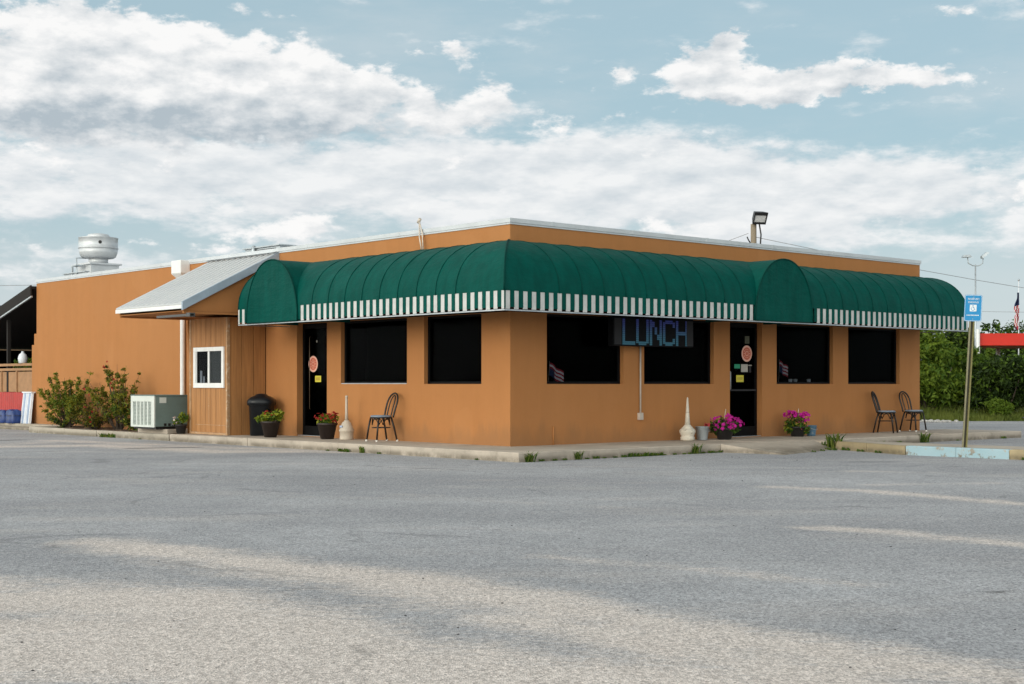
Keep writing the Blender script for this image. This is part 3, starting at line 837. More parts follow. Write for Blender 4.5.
mb = MB(); mb.box(FL, (7.80, .001, 0.0), (7.82, .012, 2.3)); mb.build('wall_batten', MT['trim'], B)
mb = MB()
for s_ in (.83, ): mb.tube([FR(1.0, .01, 0), FR(1.0, .01, .32)], .012, 6)
mb.build('stub_pipe', MT['orangepipe'], B)

# ================================================================ signs and things at the building
# ---- LED message board
o0 = FR(3.3, .22, 2.0)
S = thing('led_sign', o0, 'dark LED message board spelling LUNCH in blue letters, hung under the awning between two windows', 'sign')
mb = MB(); mb.box(FR, (2.20, .16, 1.745), (4.36, .30, 2.27)); mb.build('housing', MT['ledbox'], S, bevel=.008)
mb = MB()
for x in (2.22, 4.16):
    mb = MB(); mb.box(FR, (x, .301, 1.77), (x + .18, .306, 2.24)); mb.build('grey_panel', MT['ledpanel'], S)
for x in (2.6, 4.0):
    mb = MB(); mb.tube([FR(x, .23, 2.27), FR(x, .23, 2.30)], .015, 6); mb.build('hanger', MT['black'], S)
GL = {'L': ["10000"] * 12 + ["11111"] * 2, 'U': ["10001"] * 12 + ["11111", "01110"],
      'N': ["10001", "11001", "11001", "11001", "10101", "10101", "10101", "10101", "10011", "10011", "10011", "10001", "10001", "10001"],
      'C': ["01110", "11111"] + ["10001"] * 2 + ["10000"] * 6 + ["10001"] * 2 + ["11111", "01110"],
      'H': ["10001"] * 6 + ["11111"] * 2 + ["10001"] * 6}
x = 2.43; cw, chh = .0665, .0335
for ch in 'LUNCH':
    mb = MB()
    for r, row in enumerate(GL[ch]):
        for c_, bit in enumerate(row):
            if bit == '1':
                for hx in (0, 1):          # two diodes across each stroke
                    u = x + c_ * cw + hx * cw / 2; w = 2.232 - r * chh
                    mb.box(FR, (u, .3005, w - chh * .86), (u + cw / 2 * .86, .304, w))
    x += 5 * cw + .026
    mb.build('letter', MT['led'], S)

# ---- small flags standing inside the windows
def stick_flag(s, z, slope, w, label):
    o = FR(s, -.22, 1.06)
    t = thing('small_flag', o, label, 'flag')
    mb = MB(); mb.tube([FR(s - .02, -.16, 1.07), FR(s + .01, -.16, z + .25)], .006, 6); mb.build('stick', MT['wood'], t)
    mb = MB(); n = 7
    for i in range(n):
        for j in range(6):
            def q(j, i):
                u = j / 6; v = i / n
                return FR(s + u * w, -.16 + .02 * math.sin(u * 7), z + .22 - v * .24 - u * slope + .012 * math.sin(u * 9 + v))
            canton = j < 2 and i > 2
            mb.quad(q(j, i), q(j + 1, i), q(j + 1, i + 1), q(j, i + 1), 2 if canton else i % 2)
    mb.build('cloth', [MT['flagred'], MT['flagwhite'], MT['flagblue']], t, recalc=False)
stick_flag(1.06, 1.22, .16, .34, 'small drooping striped flag inside the window nearest the building corner')
stick_flag(7.56, 1.32, .10, .28, 'small striped flag hanging inside the window just right of the entrance door')

# ---- cups on the inner sill
def cup(s, label):
    c0 = FR(s, -.20, 1.062)
    t = thing('paper_cup', c0, label, 'cup', 'white cups on the window sill')
    mb = MB(); mb.lathe(c0, [(.03, 0), (.042, .085), (.044, .09)], 16); mb.build('cup', MT['whitepanel'], t)
    mb = MB(); mb.lathe(c0, [(.046, .09), (.046, .098), (.040, .105), (.001, .106)], 16); mb.build('lid', MT['stickgrey'], t)
cup(7.99, 'small white cup on the sill inside the window right of the entrance, nearer the flag')
cup(8.16, 'small white cup on the sill inside the window right of the entrance, middle one')
cup(8.62, 'small white cup inside the window right of the entrance, farthest from the flag')

# ---- chairs
def arc(c, r, a0, a1, n, f):
    return [f(c, r, a0 + (a1 - a0) * k / n) for k in range(n + 1)]
def make_chair(label, caps=True):
    t = thing('cafe_chair', (0, 0, 0), label, 'chair', 'dark bentwood style cafe chairs')
    mb = MB(); mb.lathe((0, 0, 0), [(.175, .445), (.19, .45), (.198, .462), (.19, .475), (.17, .482), (.001, .485)], 28); mb.build('seat', MT['seatpad'], t)
    mb = MB()
    ring = [V((.195 * math.cos(a), .195 * math.sin(a), .435)) for a in [2 * math.pi * k / 24 for k in range(25)]]
    mb.tube(ring, .014, 6, caps=False); mb.build('seat_ring', MT['chair'], t)
    for sx in (-1, 1):
        for sy in (-1, 1):
            top = V((.15 * sx, .13 * sy, .435)); bot = V((.185 * sx, (.20 if sy > 0 else -.235), .0))
            mb = MB(); mb.tube([top, top.lerp(bot, .4) + V((0, .008 * sy, 0)), bot], [.018, .018, .0165], 8)
            lg = mb.build('leg', MT['chair'], t)
            if caps:
                mb = MB(); mb.tube([bot + V((0, 0, .034)) + (top - bot) * .0, bot + V((0, 0, -.001))], .021, 8); mb.build('foot_cap', MT['rubberwhite'], lg)
    mb = MB()
    rg = [V((.165 * math.cos(a), .165 * math.sin(a) - .005, .255)) for a in [2 * math.pi * k / 24 for k in range(25)]]
    mb.tube(rg, .009, 6, caps=False)
    for a in (math.pi / 4, 3 * math.pi / 4, 5 * math.pi / 4, 7 * math.pi / 4):   # bowed braces between leg and seat
        for b in (a - .75, a + .75):
            p0 = V((.172 * math.cos(a), .165 * math.sin(a), .30)); p1 = V((.175 * math.cos((a + b) / 2 + (b - a) * .5), .175 * math.sin(b), .40))
            mb.tube([p0, p0.lerp(p1, .35) + V((0, 0, .055)), p0.lerp(p1, .7) + V((0, 0, .045)), p1], .010, 6)
    mb.build('brace', MT['chair'], t)
    def back(w, z0, h, lean, y0=-.165):
        pts = []
        for k in range(25):
            u = k / 24
            if u < .3: x, zz = -w, u / .3 * .55
            elif u > .7: x, zz = w, (1 - u) / .3 * .55
            else:
                q = math.pi * (u - .3) / .4; x = -w * math.cos(q); zz = .55 + .45 * math.sin(q)
            w2 = 1 - .16 * (1 - zz)
            pts.append(V((x * w2, y0 - lean * zz ** 1.2, z0 + h * zz)))
        return pts
    mb = MB(); mb.tube(back(.188, .44, .445, .135), .0175, 8); bk = mb.build('backrest', MT['chair'], t)
    mb = MB(); mb.tube(back(.082, .47, .375, .118, -.172), .0125, 8); mb.build('inner_hoop', MT['chair'], bk)
    return t
def place(o, pos, front, twist=0):
    o.location = pos
    o.rotation_euler = (0, 0, math.atan2(front.y, front.x) - math.pi / 2 + twist)
ch = make_chair('dark metal cafe chair with white feet, alone by the left wall beneath the windows')
place(ch, FL(3.12, .40, .004), LN, rad(-6))
c2 = copy_tree(ch); c2['label'] = 'dark metal cafe chair with white feet at the building end, rightmost chair of all'
place(c2, FR(11.62, .42, .004), RN, rad(-4))
c1 = make_chair('dark metal cafe chair with plain dark feet, left of the two under the last window', False)
place(c1, FR(10.55, .42, .004), RN, rad(20))

# ---- ash receptacles
t = thing('ash_receptacle', FL(4.24, .38, 0), 'beige plastic ash receptacle with straight tube neck between flower pot and chair', 'ash receptacle')
c0 = FL(4.24, .38, .002)
mb = MB(); mb.lathe(c0, [(.125, 0), (.135, .012), (.130, .03), (.132, .15), (.142, .16), (.142, .18), (.122, .23), (.085, .32), (.045, .36), (.036, .375)], 28); mb.build('base', MT['beige'], t)
mb = MB(); mb.lathe(c0, [(.034, .36), (.027, .50), (.024, .78), (.022, .80)], 16); mb.build('neck', MT['beige'], t)
mb = MB(); mb.lathe(c0, [(.025, .80), (.028, .805), (.026, .83), (.012, .84), (.001, .842)], 16); mb.build('cap', MT['beige'], t)
mb = MB()
mb.box(lambda x, y, z: c0 + LN * y + LD * x + Z * z, (-.035, .112, .235), (.035, .135, .27)); mb.build('label_plate', MT['palestripe'], t)
t = thing('ash_receptacle', FR(4.12, .36, 0), 'weathered white ash receptacle with tapering spire beside the galvanised bucket', 'ash receptacle')
c0 = FR(4.12, .36, .002)
mb = MB(); mb.lathe(c0, [(.115, 0), (.13, .015), (.132, .06), (.115, .085), (.128, .11), (.150, .16), (.150, .19), (.125, .22)], 28, ribs=14, ribd=.015); mb.build('base', MT['stonewhite'], t)
mb = MB(); mb.lathe(c0, [(.125, .22), (.08, .265), (.052, .30)], 24); mb.build('collar', MT['stonewhite'], t)
mb = MB(); mb.lathe(c0, [(.052, .30), (.038, .45), (.024, .66), (.015, .79), (.006, .81)], 16); mb.build('neck', MT['stonewhite'], t)

# ---- bin
c0 = FL(7.22, .40, .002)
t = thing('trash_bin', c0, 'black plastic trash bin with domed lid standing in the corner beside the siding bay', 'bin')
mb = MB(); mb.lathe(c0, [(.215, 0), (.225, .01), (.245, .60), (.255, .61), (.255, .66)], 36, sq=3.2); mb.build('body', MT['binplastic'], t)
mb = MB(); mb.lathe(c0, [(.258, .62), (.285, .625), (.290, .69), (.275, .735), (.22, .785), (.13, .82), (.11, .845), (.05, .86), (.001, .862)], 36, sq=3.0)
mb.build('lid', MT['binplastic'], t)
for q in (-1, 1):
    mb = MB(); b = c0 + LD * .262 * q; mb.tube([b + LN * .07 + Z * .52, b + LD * .03 * q + LN * .06 + Z * .50, b + LD * .03 * q - LN * .06 + Z * .50, b - LN * .07 + Z * .52], .012, 6)
    mb.build('handle', MT['binplastic'], t)

# ---- foliage generators
def leafcloud(mb, rg, blobs, n, size, mats, up=.5, shell=.55):
    tot = sum(b[2] for b in blobs)
    for (c, r, wgt) in blobs:
        c = V(c); r = V(r) if hasattr(r, '__len__') else V((r, r, r))
        for _ in range(int(n * wgt / tot)):
            while True:
                d = V((rg.uniform(-1, 1), rg.uniform(-1, 1), rg.uniform(-1, 1)))
                if .05 < d.length < 1: break
            d = d.normalized() * (shell + (1 - shell) * rg.random()) ** 1.0 * (.35 + .65 * rg.random() ** .35)
            p = c + V((d.x * r.x, d.y * r.y, d.z * r.z))
            nr = (V((rg.gauss(0, 1), rg.gauss(0, 1), rg.gauss(0, 1))).normalized() + d * .5 + V((0, 0, up))).normalized()
            a = nr.cross(V((rg.gauss(0, 1), rg.gauss(0, 1), rg.gauss(0, 1)))).normalized(); b = nr.cross(a)
            L = size * rg.uniform(.6, 1.4); W = L * rg.uniform(.32, .5)
            mb.add([p - a * L * .5, p + b * W * .5 + nr * L * .06, p + a * L * .5 - nr * L * .08, p - b * W * .5 + nr * L * .06], [(0, 1, 2, 3)], rg.choice(mats))
def petals(mb, rg, p, r, nr, mi):
    a = nr.cross(V((rg.gauss(0, 1), rg.gauss(0, 1), rg.gauss(0, 1)))).normalized(); b = nr.cross(a)
    k = 10; vs = [p - nr * r * .3]
    for i in range(k):
        q = 2 * math.pi * i / k; rr = r * (1 if i % 2 == 0 else .78) * rg.uniform(.9, 1.1)
        vs.append(p + a * math.cos(q) * rr + b * math.sin(q) * rr + nr * rr * .15 * (1 if i % 2 else -.6))
    mb.add(vs, [(0, 1 + i, 1 + (i + 1) % k) for i in range(k)], mi)

def flowerpot(name, pos, label, cat, h, r0, r1, potm, ribs, leaves, leafm, leafsize, nleaf, flowers, sticks=None, group=None, seed=1):
    rg = random.Random(seed); pos = V(pos)
    t = thing(name, pos, label, cat, group)
    mb = MB(); mb.lathe(pos, [(r0 * .8, .0), (r0, .008), (r1 * .97, h * .86), (r1 * 1.06, h * .87), (r1 * 1.06, h), (r1 * .92, h), (r1 * .9, h * .93)], 30, ribs=ribs, ribd=.025 if ribs else 0)
    mb.build('pot', potm, t)
    mb = MB(); mb.lathe(pos, [(r1 * .93, h * .92), (.001, h * .95)], 20); mb.build('soil', MT['soil'], t)
    mb = MB(); leafcloud(mb, rg, [(pos + V(c), r, w) for c, r, w in leaves], nleaf, leafsize, list(range(len(leafm))), .6)
    mb.build('foliage', leafm, t, recalc=False)
    for m, blobs, n, fsz in flowers:
        mb = MB()
        for _ in range(n):
            c, r = rg.choice(blobs)
            while True:
                d = V((rg.uniform(-1, 1), rg.uniform(-1, 1), rg.uniform(-.6, 1)))
                if .05 < d.length < 1: break
            d = d.normalized()
            p = pos + V(c) + V((d.x * r[0], d.y * r[1], d.z * r[2])) * rg.uniform(.85, 1.1)
            petals(mb, rg, p, fsz * rg.uniform(.75, 1.2), (d + V((rg.gauss(0, .4), rg.gauss(0, .4) - .3, rg.gauss(0, .4) + .2))).normalized(), 0)
        mb.build('blossom', m, t, recalc=False)
    if sticks:
        mb = MB()
        for a, b in sticks: mb.tube([pos + V(a), pos + V(b)], .008, 6)
        mb.build('stake', MT['beige'], t)
    return t
G = 'flower pots along the building'
flowerpot('flower_pot', FL(6.28, .78, .002), 'ribbed brown pot of yellow-green leaves in front of the black bin', 'flower pot', .32, .12, .185, MT['brownpot'], 16,
          [((-.06, 0, .40), (.20, .17, .12), 1), ((.13, 0, .43), (.17, .16, .13), 1), ((-.17, -.03, .37), (.13, .12, .09), .7)],
          [MT['leaf_pot'], MT['leaf_pot'], MT['leaf_green']], .10, 330,
          [(MT['petal_red'], [((-.02, 0, .45), (.16, .13, .08))], 16, .022), (MT['petal_pale'], [((.02, -.05, .34), (.1, .1, .05))], 6, .018)], group=G, seed=3)
flowerpot('flower_pot', FL(4.74, .48, .002), 'dark brown pot of red flowers beside the left door', 'flower pot', .31, .125, .185, MT['brownpot'], 16,
          [((.02, 0, .38), (.22, .19, .12), 1), ((-.07, 0, .38), (.16, .15, .10), .6)], [MT['leaf_green'], MT['leaf_pot']], .085, 300,
          [(MT['petal_red'], [((-.12, 0, .41), (.14, .14, .09)), ((.12, 0, .42), (.12, .12, .10)), ((.0, 0, .38), (.2, .16, .1))], 60, .032)], group=G, seed=5)
flowerpot('flower_pot', FR(5.02, .50, .002), 'large spreading pot of magenta petunias with a coral bloom, left of the right door', 'flower pot', .22, .13, .18, MT['blackpot'], 0,
          [((0, 0, .27), (.33, .26, .17), 1), ((.16, 0, .22), (.2, .2, .12), .5), ((-.15, 0, .22), (.2, .2, .14), .5)], [MT['leaf_green'], MT['leaf_dark']], .07, 800,
          [(MT['petal_mag'], [((-.04, -.02, .37), (.22, .2, .12)), ((.17, -.02, .30), (.2, .2, .13)), ((0, -.06, .24), (.2, .22, .1)), ((.05, -.02, .34), (.28, .22, .12))], 95, .040),
           (MT['petal_pink'], [((-.33, -.03, .25), (.06, .06, .07))], 9, .038)],
          [((-.02, .05, .2), (.03, .03, .58))], group=G, seed=7)
flowerpot('flower_pot', FR(7.40, .42, .002), 'tall dark pot of magenta flowers and yellow leaves, right of the right door', 'flower pot', .20, .13, .17, MT['blackpot'], 0,
          [((-.02, 0, .28), (.26, .24, .19), 1), ((.12, 0, .14), (.16, .16, .12), .6), ((-.14, 0, .16), (.14, .15, .12), .5)], [MT['leaf_green'], MT['leaf_dark'], MT['leaf_pot']], .08, 620,
          [(MT['petal_mag'], [((-.14, -.02, .44), (.13, .14, .07)), ((.03, -.04, .38), (.16, .18, .09)), ((.16, -.02, .40), (.11, .14, .09))], 66, .042),
           (MT['petal_pink'], [((.06, -.10, .22), (.12, .1, .08))], 5, .025)],
          [((.02, .05, .2), (.03, .03, .56))], group=G, seed=11)
flowerpot('flower_pot', FL(9.30, 1.10, .0), 'small dark planter of bright green leaves and pale blooms beside the AC unit', 'flower pot', .20, .09, .12, MT['blackpot'], 0,
          [((.05, 0, .34), (.13, .12, .14), 1), ((-.09, 0, .25), (.08, .08, .08), .4)], [MT['leaf_green'], MT['leaf_pot']], .07, 230,
          [(MT['petal_pale'], [((-.12, -.04, .28), (.07, .07, .09))], 14, .026)], group=G, seed=13)

def bucket(pos, h, r0, r1, m, label):
    pos = V(pos); t = thing('bucket', pos, label, 'bucket', 'metal buckets by the entrance')
    mb = MB(); mb.lathe(pos, [(r0, 0), (r0 * 1.02, .015), (r1, h - .012), (r1 * 1.05, h - .008), (r1 * 1.05, h), (r1 * .96, h), (r0 * .95, .02), (.001, .018)], 28); mb.build('pail', m, t)
    mb = MB(); mb.lathe(pos, [(r0 * 1.36, h * .62), (r0 * 1.40, h * .64), (r0 * 1.36, h * .66)], 28)
    pts = [pos + RD * (r1 * 1.06) * math.cos(q) + RN * (.02 + r1 * .99) * math.sin(q) + Z * (h - .02 - .07 * math.sin(q)) for q in [math.pi * k / 14 for k in range(15)]]
    mb = MB(); mb.tube(pts, .004, 6); mb.build('handle', MT['galv'], t)
bucket(FR(4.55, .35, .002), .255, .098, .130, MT['galv'], 'galvanised metal bucket between the white ash receptacle and the big magenta flower pot')
bucket(FR(7.86, .42, .002), .215, .085, .112, MT['bluebucket'], 'blue-grey bucket standing right of the smaller magenta flower pot')

# ---- packaged air-conditioning unit
t = thing('air_conditioner', FL(10.4, 1.05, .09), 'boxy grey-green air conditioner with pale slotted grille front on a concrete pad', 'air conditioner')
x0, x1, p0, p1, z0, z1 = 9.87, 10.93, .62, 1.40, .14, .80
mb = MB(); mb.box(FL, (x0, p0, z0), (x1, p1, z1)); mb.build('casing', MT['acgreen'], t, bevel=.012)
mb = MB()
mb.box(FL, (x0 + .03, p0 + .03, .086), (x1 - .03, p1 - .03, z0 - .001)); mb.build('skirt', MT['black'], t)
mb = MB(); mb.box(FL, (x0 - .015, p0 - .015, z1 + .001), (x1 + .015, p1 + .03, z1 + .025)); mb.build('lid', MT['acgreen'], t, bevel=.006)
mb = MB()
fx0, fx1, fz0, fz1 = x0 - .004, x1 + .004, z0 - .012, z1
gx0, gx1, gz0, gz1 = x0 + .13, x1 - .10, z0 + .03, z1 - .12
for q in ((fx0, gx0, fz0, fz1), (gx1, fx1, fz0, fz1), (gx0 + .0005, gx1 - .0005, fz0, gz0), (gx0 + .0005, gx1 - .0005, gz1, fz1)):
    mb.box(FL, (q[0], p1 + .001, q[2]), (q[1], p1 + .028, q[3]))
cwid = (gx1 - gx0) / 5
for k in range(1, 5): mb.box(FL, (gx0 + k * cwid - .022, p1 + .001, gz0 + .0005), (gx0 + k * cwid + .022, p1 + .027, gz1 - .0005))
gp = mb.build('front_panel', MT['acwhite'], t)
mb = MB(); nz = 17
for k in range(5):
    for j in range(nz):
        zz = gz0 + (gz1 - gz0) * (j + .2) / nz
        mb.hexa([FL(gx0 + k * cwid + .024, p1 + .006, zz), FL(gx0 + (k + 1) * cwid - .024, p1 + .006, zz), FL(gx0 + (k + 1) * cwid - .024, p1 + .020, zz + .012), FL(gx0 + k * cwid + .024, p1 + .020, zz + .012)],
                [FL(gx0 + k * cwid + .024, p1 + .006, zz + .006), FL(gx0 + (k + 1) * cwid - .024, p1 + .006, zz + .006), FL(gx0 + (k + 1) * cwid - .024, p1 + .020, zz + .018), FL(gx0 + k * cwid + .024, p1 + .020, zz + .018)])
mb.build('louvre', MT['acwhite'], gp)
mb = MB(); mb.box(FL, (x0 - .006, p1 - .26, z1 - .15), (x0 - .001, p1 - .10, z1 - .03)); mb.build('rating_plate', MT['acwhite'], t)
mb = MB(); mb.box(FL, (x0 - .010, p0 + .02, z0 + .005), (x0 - .001, p1 - .02, z0 + .085)); mb.build('base_rail', MT['acgreen'], t, bevel=.004)
for k in range(5):
    mb = MB(); mb.box(FL, (x0 - .0105, p0 + .12 + k * .1, z0 + .012), (x0 - .0125, p0 + .18 + k * .1, z0 + .07)); mb.build('vent_slot', MT['black'], t)

# ---- roof gear
c0 = FL(18.0, -1.2, 0)
t = thing('exhaust_fan', c0 + Z * 3.47, 'large round aluminium mushroom exhaust fan on a square curb on the roof', 'roof fan')
mb = MB(); mb.lathe(c0, [(.26, 4.44), (.40, 4.445), (.455, 4.48), (.495, 4.58), (.512, 4.70)], 40); mb.build('bowl', MT['alu'], t)
mb = MB(); mb.lathe(c0, [(.525, 4.70), (.527, 4.715), (.512, 4.725), (.512, 4.97), (.522, 4.975), (.522, 4.99), (.31, 5.0)], 40); mb.build('hood', MT['alu'], t)
mb = MB(); mb.lathe(c0, [(.295, 5.0), (.30, 5.04), (.26, 5.085), (.12, 5.11), (.001, 5.115)], 32); mb.build('cap', MT['alu'], t)
mb = MB(); mb.lathe(c0, [(.25, 4.29), (.26, 4.44)], 28); mb.build('neck', MT['alu'], t)
fb = lambda x, y, z: c0 + LD * x + LN * y + Z * z
mb = MB(); mb.box(fb, (-.46, -.46, 4.245), (.46, .46, 4.29)); mb.box(fb, (-.40, -.40, 3.47), (.40, .40, 4.244)); mb.build('curb_box', MT['alu'], t)
dv = (V((-.0, -1, 0)) * .93 + V((.36, 0, 0))).normalized()
mb = MB(); hc = c0 + dv * .513 + Z * 4.84; tx = dv.cross(Z)
mb.add([hc + tx * .045 * math.cos(q) + Z * .045 * math.sin(q) + dv * .004 for q in [2 * math.pi * k / 14 for k in range(14)]], [tuple(range(14))]); mb.build('cable_hole', MT['black'], t)
mb = MB(); mb.box(fb, (-.1, .47, 4.20), (.22, .68, 4.235)); mb.tube([fb(.0, .62, 3.6), fb(.0, .62, 4.42), fb(.12, .3, 4.44)], .02, 6); mb.tube([fb(.30, .60, 3.6), fb(.30, .60, 4.2)], .03, 6)
mb.build('hinge_bracket', MT['galv'], t)
def roofbox(s, w, d, z1, label, k):
    o = FL(s, -2.5, 3.47); t = thing('rooftop_unit', o, label, 'rooftop unit', 'low metal units on the flat roof')
    mb = MB(); mb.box(FL, (s - w, -2.5 - d, 3.47), (s + w, -2.5 + d, z1)); mb.build('casing', MT['galv'], t, bevel=.01)
    mb = MB(); mb.box(FL, (s - w - .05, -2.5 - d - .05, z1 + .001), (s + w + .05, -2.5 + d + .05, z1 + .03)); mb.build('lid', MT['galv'], t)
    mb = MB()
    for j in range(4): mb.box(FL, (s - w * .8, -2.5 + d + .001, z1 - .08 - j * .06), (s + w * .5, -2.5 + d + .015, z1 - .045 - j * .06))
    mb.build('louvre', MT['ledpanel'], t)
    mb = MB(); mb.tube([FL(s + w * .4, -2.5 + d + .05, z1 - .2), FL(s + w * .4, -2.5 + d + .05, z1 + .06)], .05, 8); mb.build('vent_pipe', MT['galv'], t)
roofbox(10.9, .75, .6, 4.27, 'low metal rooftop unit just left of the green awning peak', 0)
roofbox(13.95, .7, .5, 4.16, 'low metal rooftop unit above the lean-to roof ridge, nearer the fan', 1)
mb = MB(); mb.box(FL, (17.4, -.62, 3.47), (18.8, -.60, 4.02)); mb.box(FL, (17.38, -.66, 4.021), (18.85, -.55, 4.04))
tag(mb.build('roof_skirt', MT['galv'], origin=FL(18.1, -.6, 3.47)), 'thin dark metal edge strip standing on the roof beside the exhaust fan', 'roof strip')

# ================================================================ porch at the left end
P = thing('porch', FL(21.5, -2.5, 0), 'dark lean-to porch with brown sloping roof at the left end of the restaurant', 'porch')
rz_ = lambda s: 3.70 - .235 * (s - SL)
mb = MB()
mb.hexa([FL(SL + .03, .12, rz_(SL) - .08), FL(25.5, .12, rz_(25.5) - .08), FL(25.5, -6.5, rz_(25.5) - .08), FL(SL + .03, -6.5, rz_(SL) - .08)],
        [FL(SL + .03, .12, rz_(SL)), FL(25.5, .12, rz_(25.5)), FL(25.5, -6.5, rz_(25.5)), FL(SL + .03, -6.5, rz_(SL))])
mb.build('roof', MT['darkwood'], P)
def raked(p0, p1, za, zb, name, m):
    mb = MB()
    mb.hexa([FL(SL + .032, p0, rz_(SL) + za), FL(25.5, p0, rz_(25.5) + za), FL(25.5, p1, rz_(25.5) + za), FL(SL + .032, p1, rz_(SL) + za)],
            [FL(SL + .032, p0, rz_(SL) + zb), FL(25.5, p0, rz_(25.5) + zb), FL(25.5, p1, rz_(25.5) + zb), FL(SL + .032, p1, rz_(SL) + zb)])
    mb.build(name, m, P)
raked(.121, .16, -.26, .02, 'fascia', MT['darkwood']); raked(.10, .15, -.305, -.262, 'fascia_strip', MT['galv'])
mb = MB(); mb.box(FL, (SL + .05, -5.2, -.1), (25.4, -5.1, 2.2)); mb.box(FL, (25.3, -5.09, -.1), (25.4, -.3, 2.1)); mb.build('back_wall', MT['room'], P)
mb = MB()
mb.box(FL, (SL + .004, -.34, -.1), (19.40, -.02, 2.42)); mb.box(FL, (19.403, -.30, -.1), (19.62, -.05, 2.12)); mb.build('pillar', MT['stucco'], P)
for s_ in (21.30, 23.4):
    mb = MB(); mb.box(FL, (s_, -.16, -.05), (s_ + .09, -.07, rz_(s_) - .34)); mb.build('post', MT['darkwood'], P)
F_ = thing('porch_railing', FL(21.5, -.1, 0), 'tan panelled porch railing with red corrugated lower half at the far left', 'railing')
mb = MB(); mb.box(FL, (19.63, -.15, 1.56), (25.3, -.05, 1.63)); mb.box(FL, (19.63, -.14, 1.43), (25.3, -.06, 1.50)); mb.build('rail', MT['tan'], F_)
for k in range(4):
    a = 19.66 + k * 1.05
    mb = MB(); mb.box(FL, (a + .05, -.12, .84), (a + 1.0, -.09, 1.40)); mb.build('panel', MT['tan'], F_)
    mb = MB(); mb.box(FL, (a + 1.0, -.14, .2), (a + 1.05, -.05, 1.43)); mb.build('post', MT['tan'], F_)
mb = MB(); x = 19.63
while x < 24.5:
    mb.hexa([FL(x, -.045, .02), FL(x + .05, -.015, .02), FL(x + .09, -.015, .02), FL(x + .14, -.045, .02)], [FL(x, -.045, .83), FL(x + .05, -.015, .83), FL(x + .09, -.015, .83), FL(x + .14, -.045, .83)]); x += .141
mb.build('corrugated_panel', MT['redpanel'], F_)
o = FL(19.55, .12, 0)
t = thing('ribbed_panel', o, 'white ribbed plastic panel with pale blue streaks leaning at the end of the orange wall', 'panel')
mb = MB(); x = 19.24
for k in range(6):
    w = .10
    mb.hexa([FL(x, .14, -.01), FL(x + .02, .20, -.01), FL(x + .07, .20, -.01), FL(x + w, .14, -.01)], [FL(x, .06, .82), FL(x + .02, .11, .82), FL(x + .07, .11, .82), FL(x + w, .06, .82)], 1 if k in (1, 4) else 0); x += w + .001
mb.build('sheet', [MT['whitepanel'], MT['palestripe']], t)
mb = MB(); mb.box(FL, (19.23, .02, .815), (19.86, .13, .85)); mb.build('top_edge', MT['whitepanel'], t)
def tarp(s, w, h, label, seed):
    rg = random.Random(seed); c0 = FL(s, .25, 0)
    mb = MB(); n = 28; rings = [(0, 1.0), (.08, 1.05), (.35, 1.0), (.7, .95), (.93, .85), (1.0, .6), (1.0, .001)]
    ph = [rg.uniform(0, 6) for _ in range(4)]
    vs = []
    for (u, r) in rings:
        for k in range(n):
            q = 2 * math.pi * k / n; e = (abs(math.cos(q)) ** 4 + abs(math.sin(q)) ** 4) ** -.25
            rr = r * e * (1 + .06 * math.sin(5 * q + ph[0] + u * 3) + .05 * math.sin(9 * q + ph[1]))
            vs.append(c0 + LD * (w / 2 * rr * math.cos(q)) + LN * (.18 * rr * math.sin(q)) + Z * (-.01 + h * u * (1 + .05 * math.sin(3 * q + ph[2]))))
    m = len(rings)
    mb.add(vs, [(i * n + k, i * n + (k + 1) % n, (i + 1) * n + (k + 1) % n, (i + 1) * n + k) for i in range(m - 1) for k in range(n)], 0, True)
    t = thing('tarp_bundle', c0, label, 'tarp', 'blue tarps below the porch railing')
    mb.build('cover', MT['bluetarp'], t)
    mb = MB()
    mb.tube([c0 + LD * (w * .55 * math.cos(q)) + LN * (.21 * math.sin(q)) + Z * (h * .55) for q in [2 * math.pi * k / 16 for k in range(17)]], .008, 6); mb.build('cord', MT['black'], t)
tarp(20.05, .52, .36, 'blue tarp bundle right beside the white ribbed panel', 1)
tarp(20.75, .60, .34, 'blue tarp bundle at the left edge, farther from the white ribbed panel', 2)
c0 = FL(20.35, -.10, 1.63)
mb = MB(); mb.lathe(c0, [(.09, 0), (.11, .02), (.13, .14), (.10, .24), (.04, .29), (.035, .33), (.001, .335)], 20)
tag(mb.build('white_jug', MT['whitepanel'], origin=c0), 'rounded white jug standing on the porch railing', 'jug')
rg = random.Random(77); c0 = FL(21.2, -.7, 0)
t = thing('porch_plant', c0, 'leafy green plant showing above the porch railing in the shade', 'plant')
mb = MB(); leafcloud(mb, rg, [(c0 + LD * .3 + Z * 1.62, (.5, .3, .22), 1), (c0 - LD * .5 + Z * 1.6, (.4, .3, .2), 1)], 500, .13, [0, 1]); mb.build('foliage', [MT['leaf_pot'], MT['leaf_green']], t, recalc=False)
mb = MB(); mb.lathe(c0, [(.2, 0), (.28, .5), (.30, .52), (.27, .52), (.001, .48)], 20); mb.build('tub', MT['brownpot'], t)
mb = MB()
for k in range(5): mb.tube([c0 + Z * .45, c0 + LD * (k - 2) * .12 + Z * 1.5], .012, 5)
mb.build('stem', MT['bark'], t)

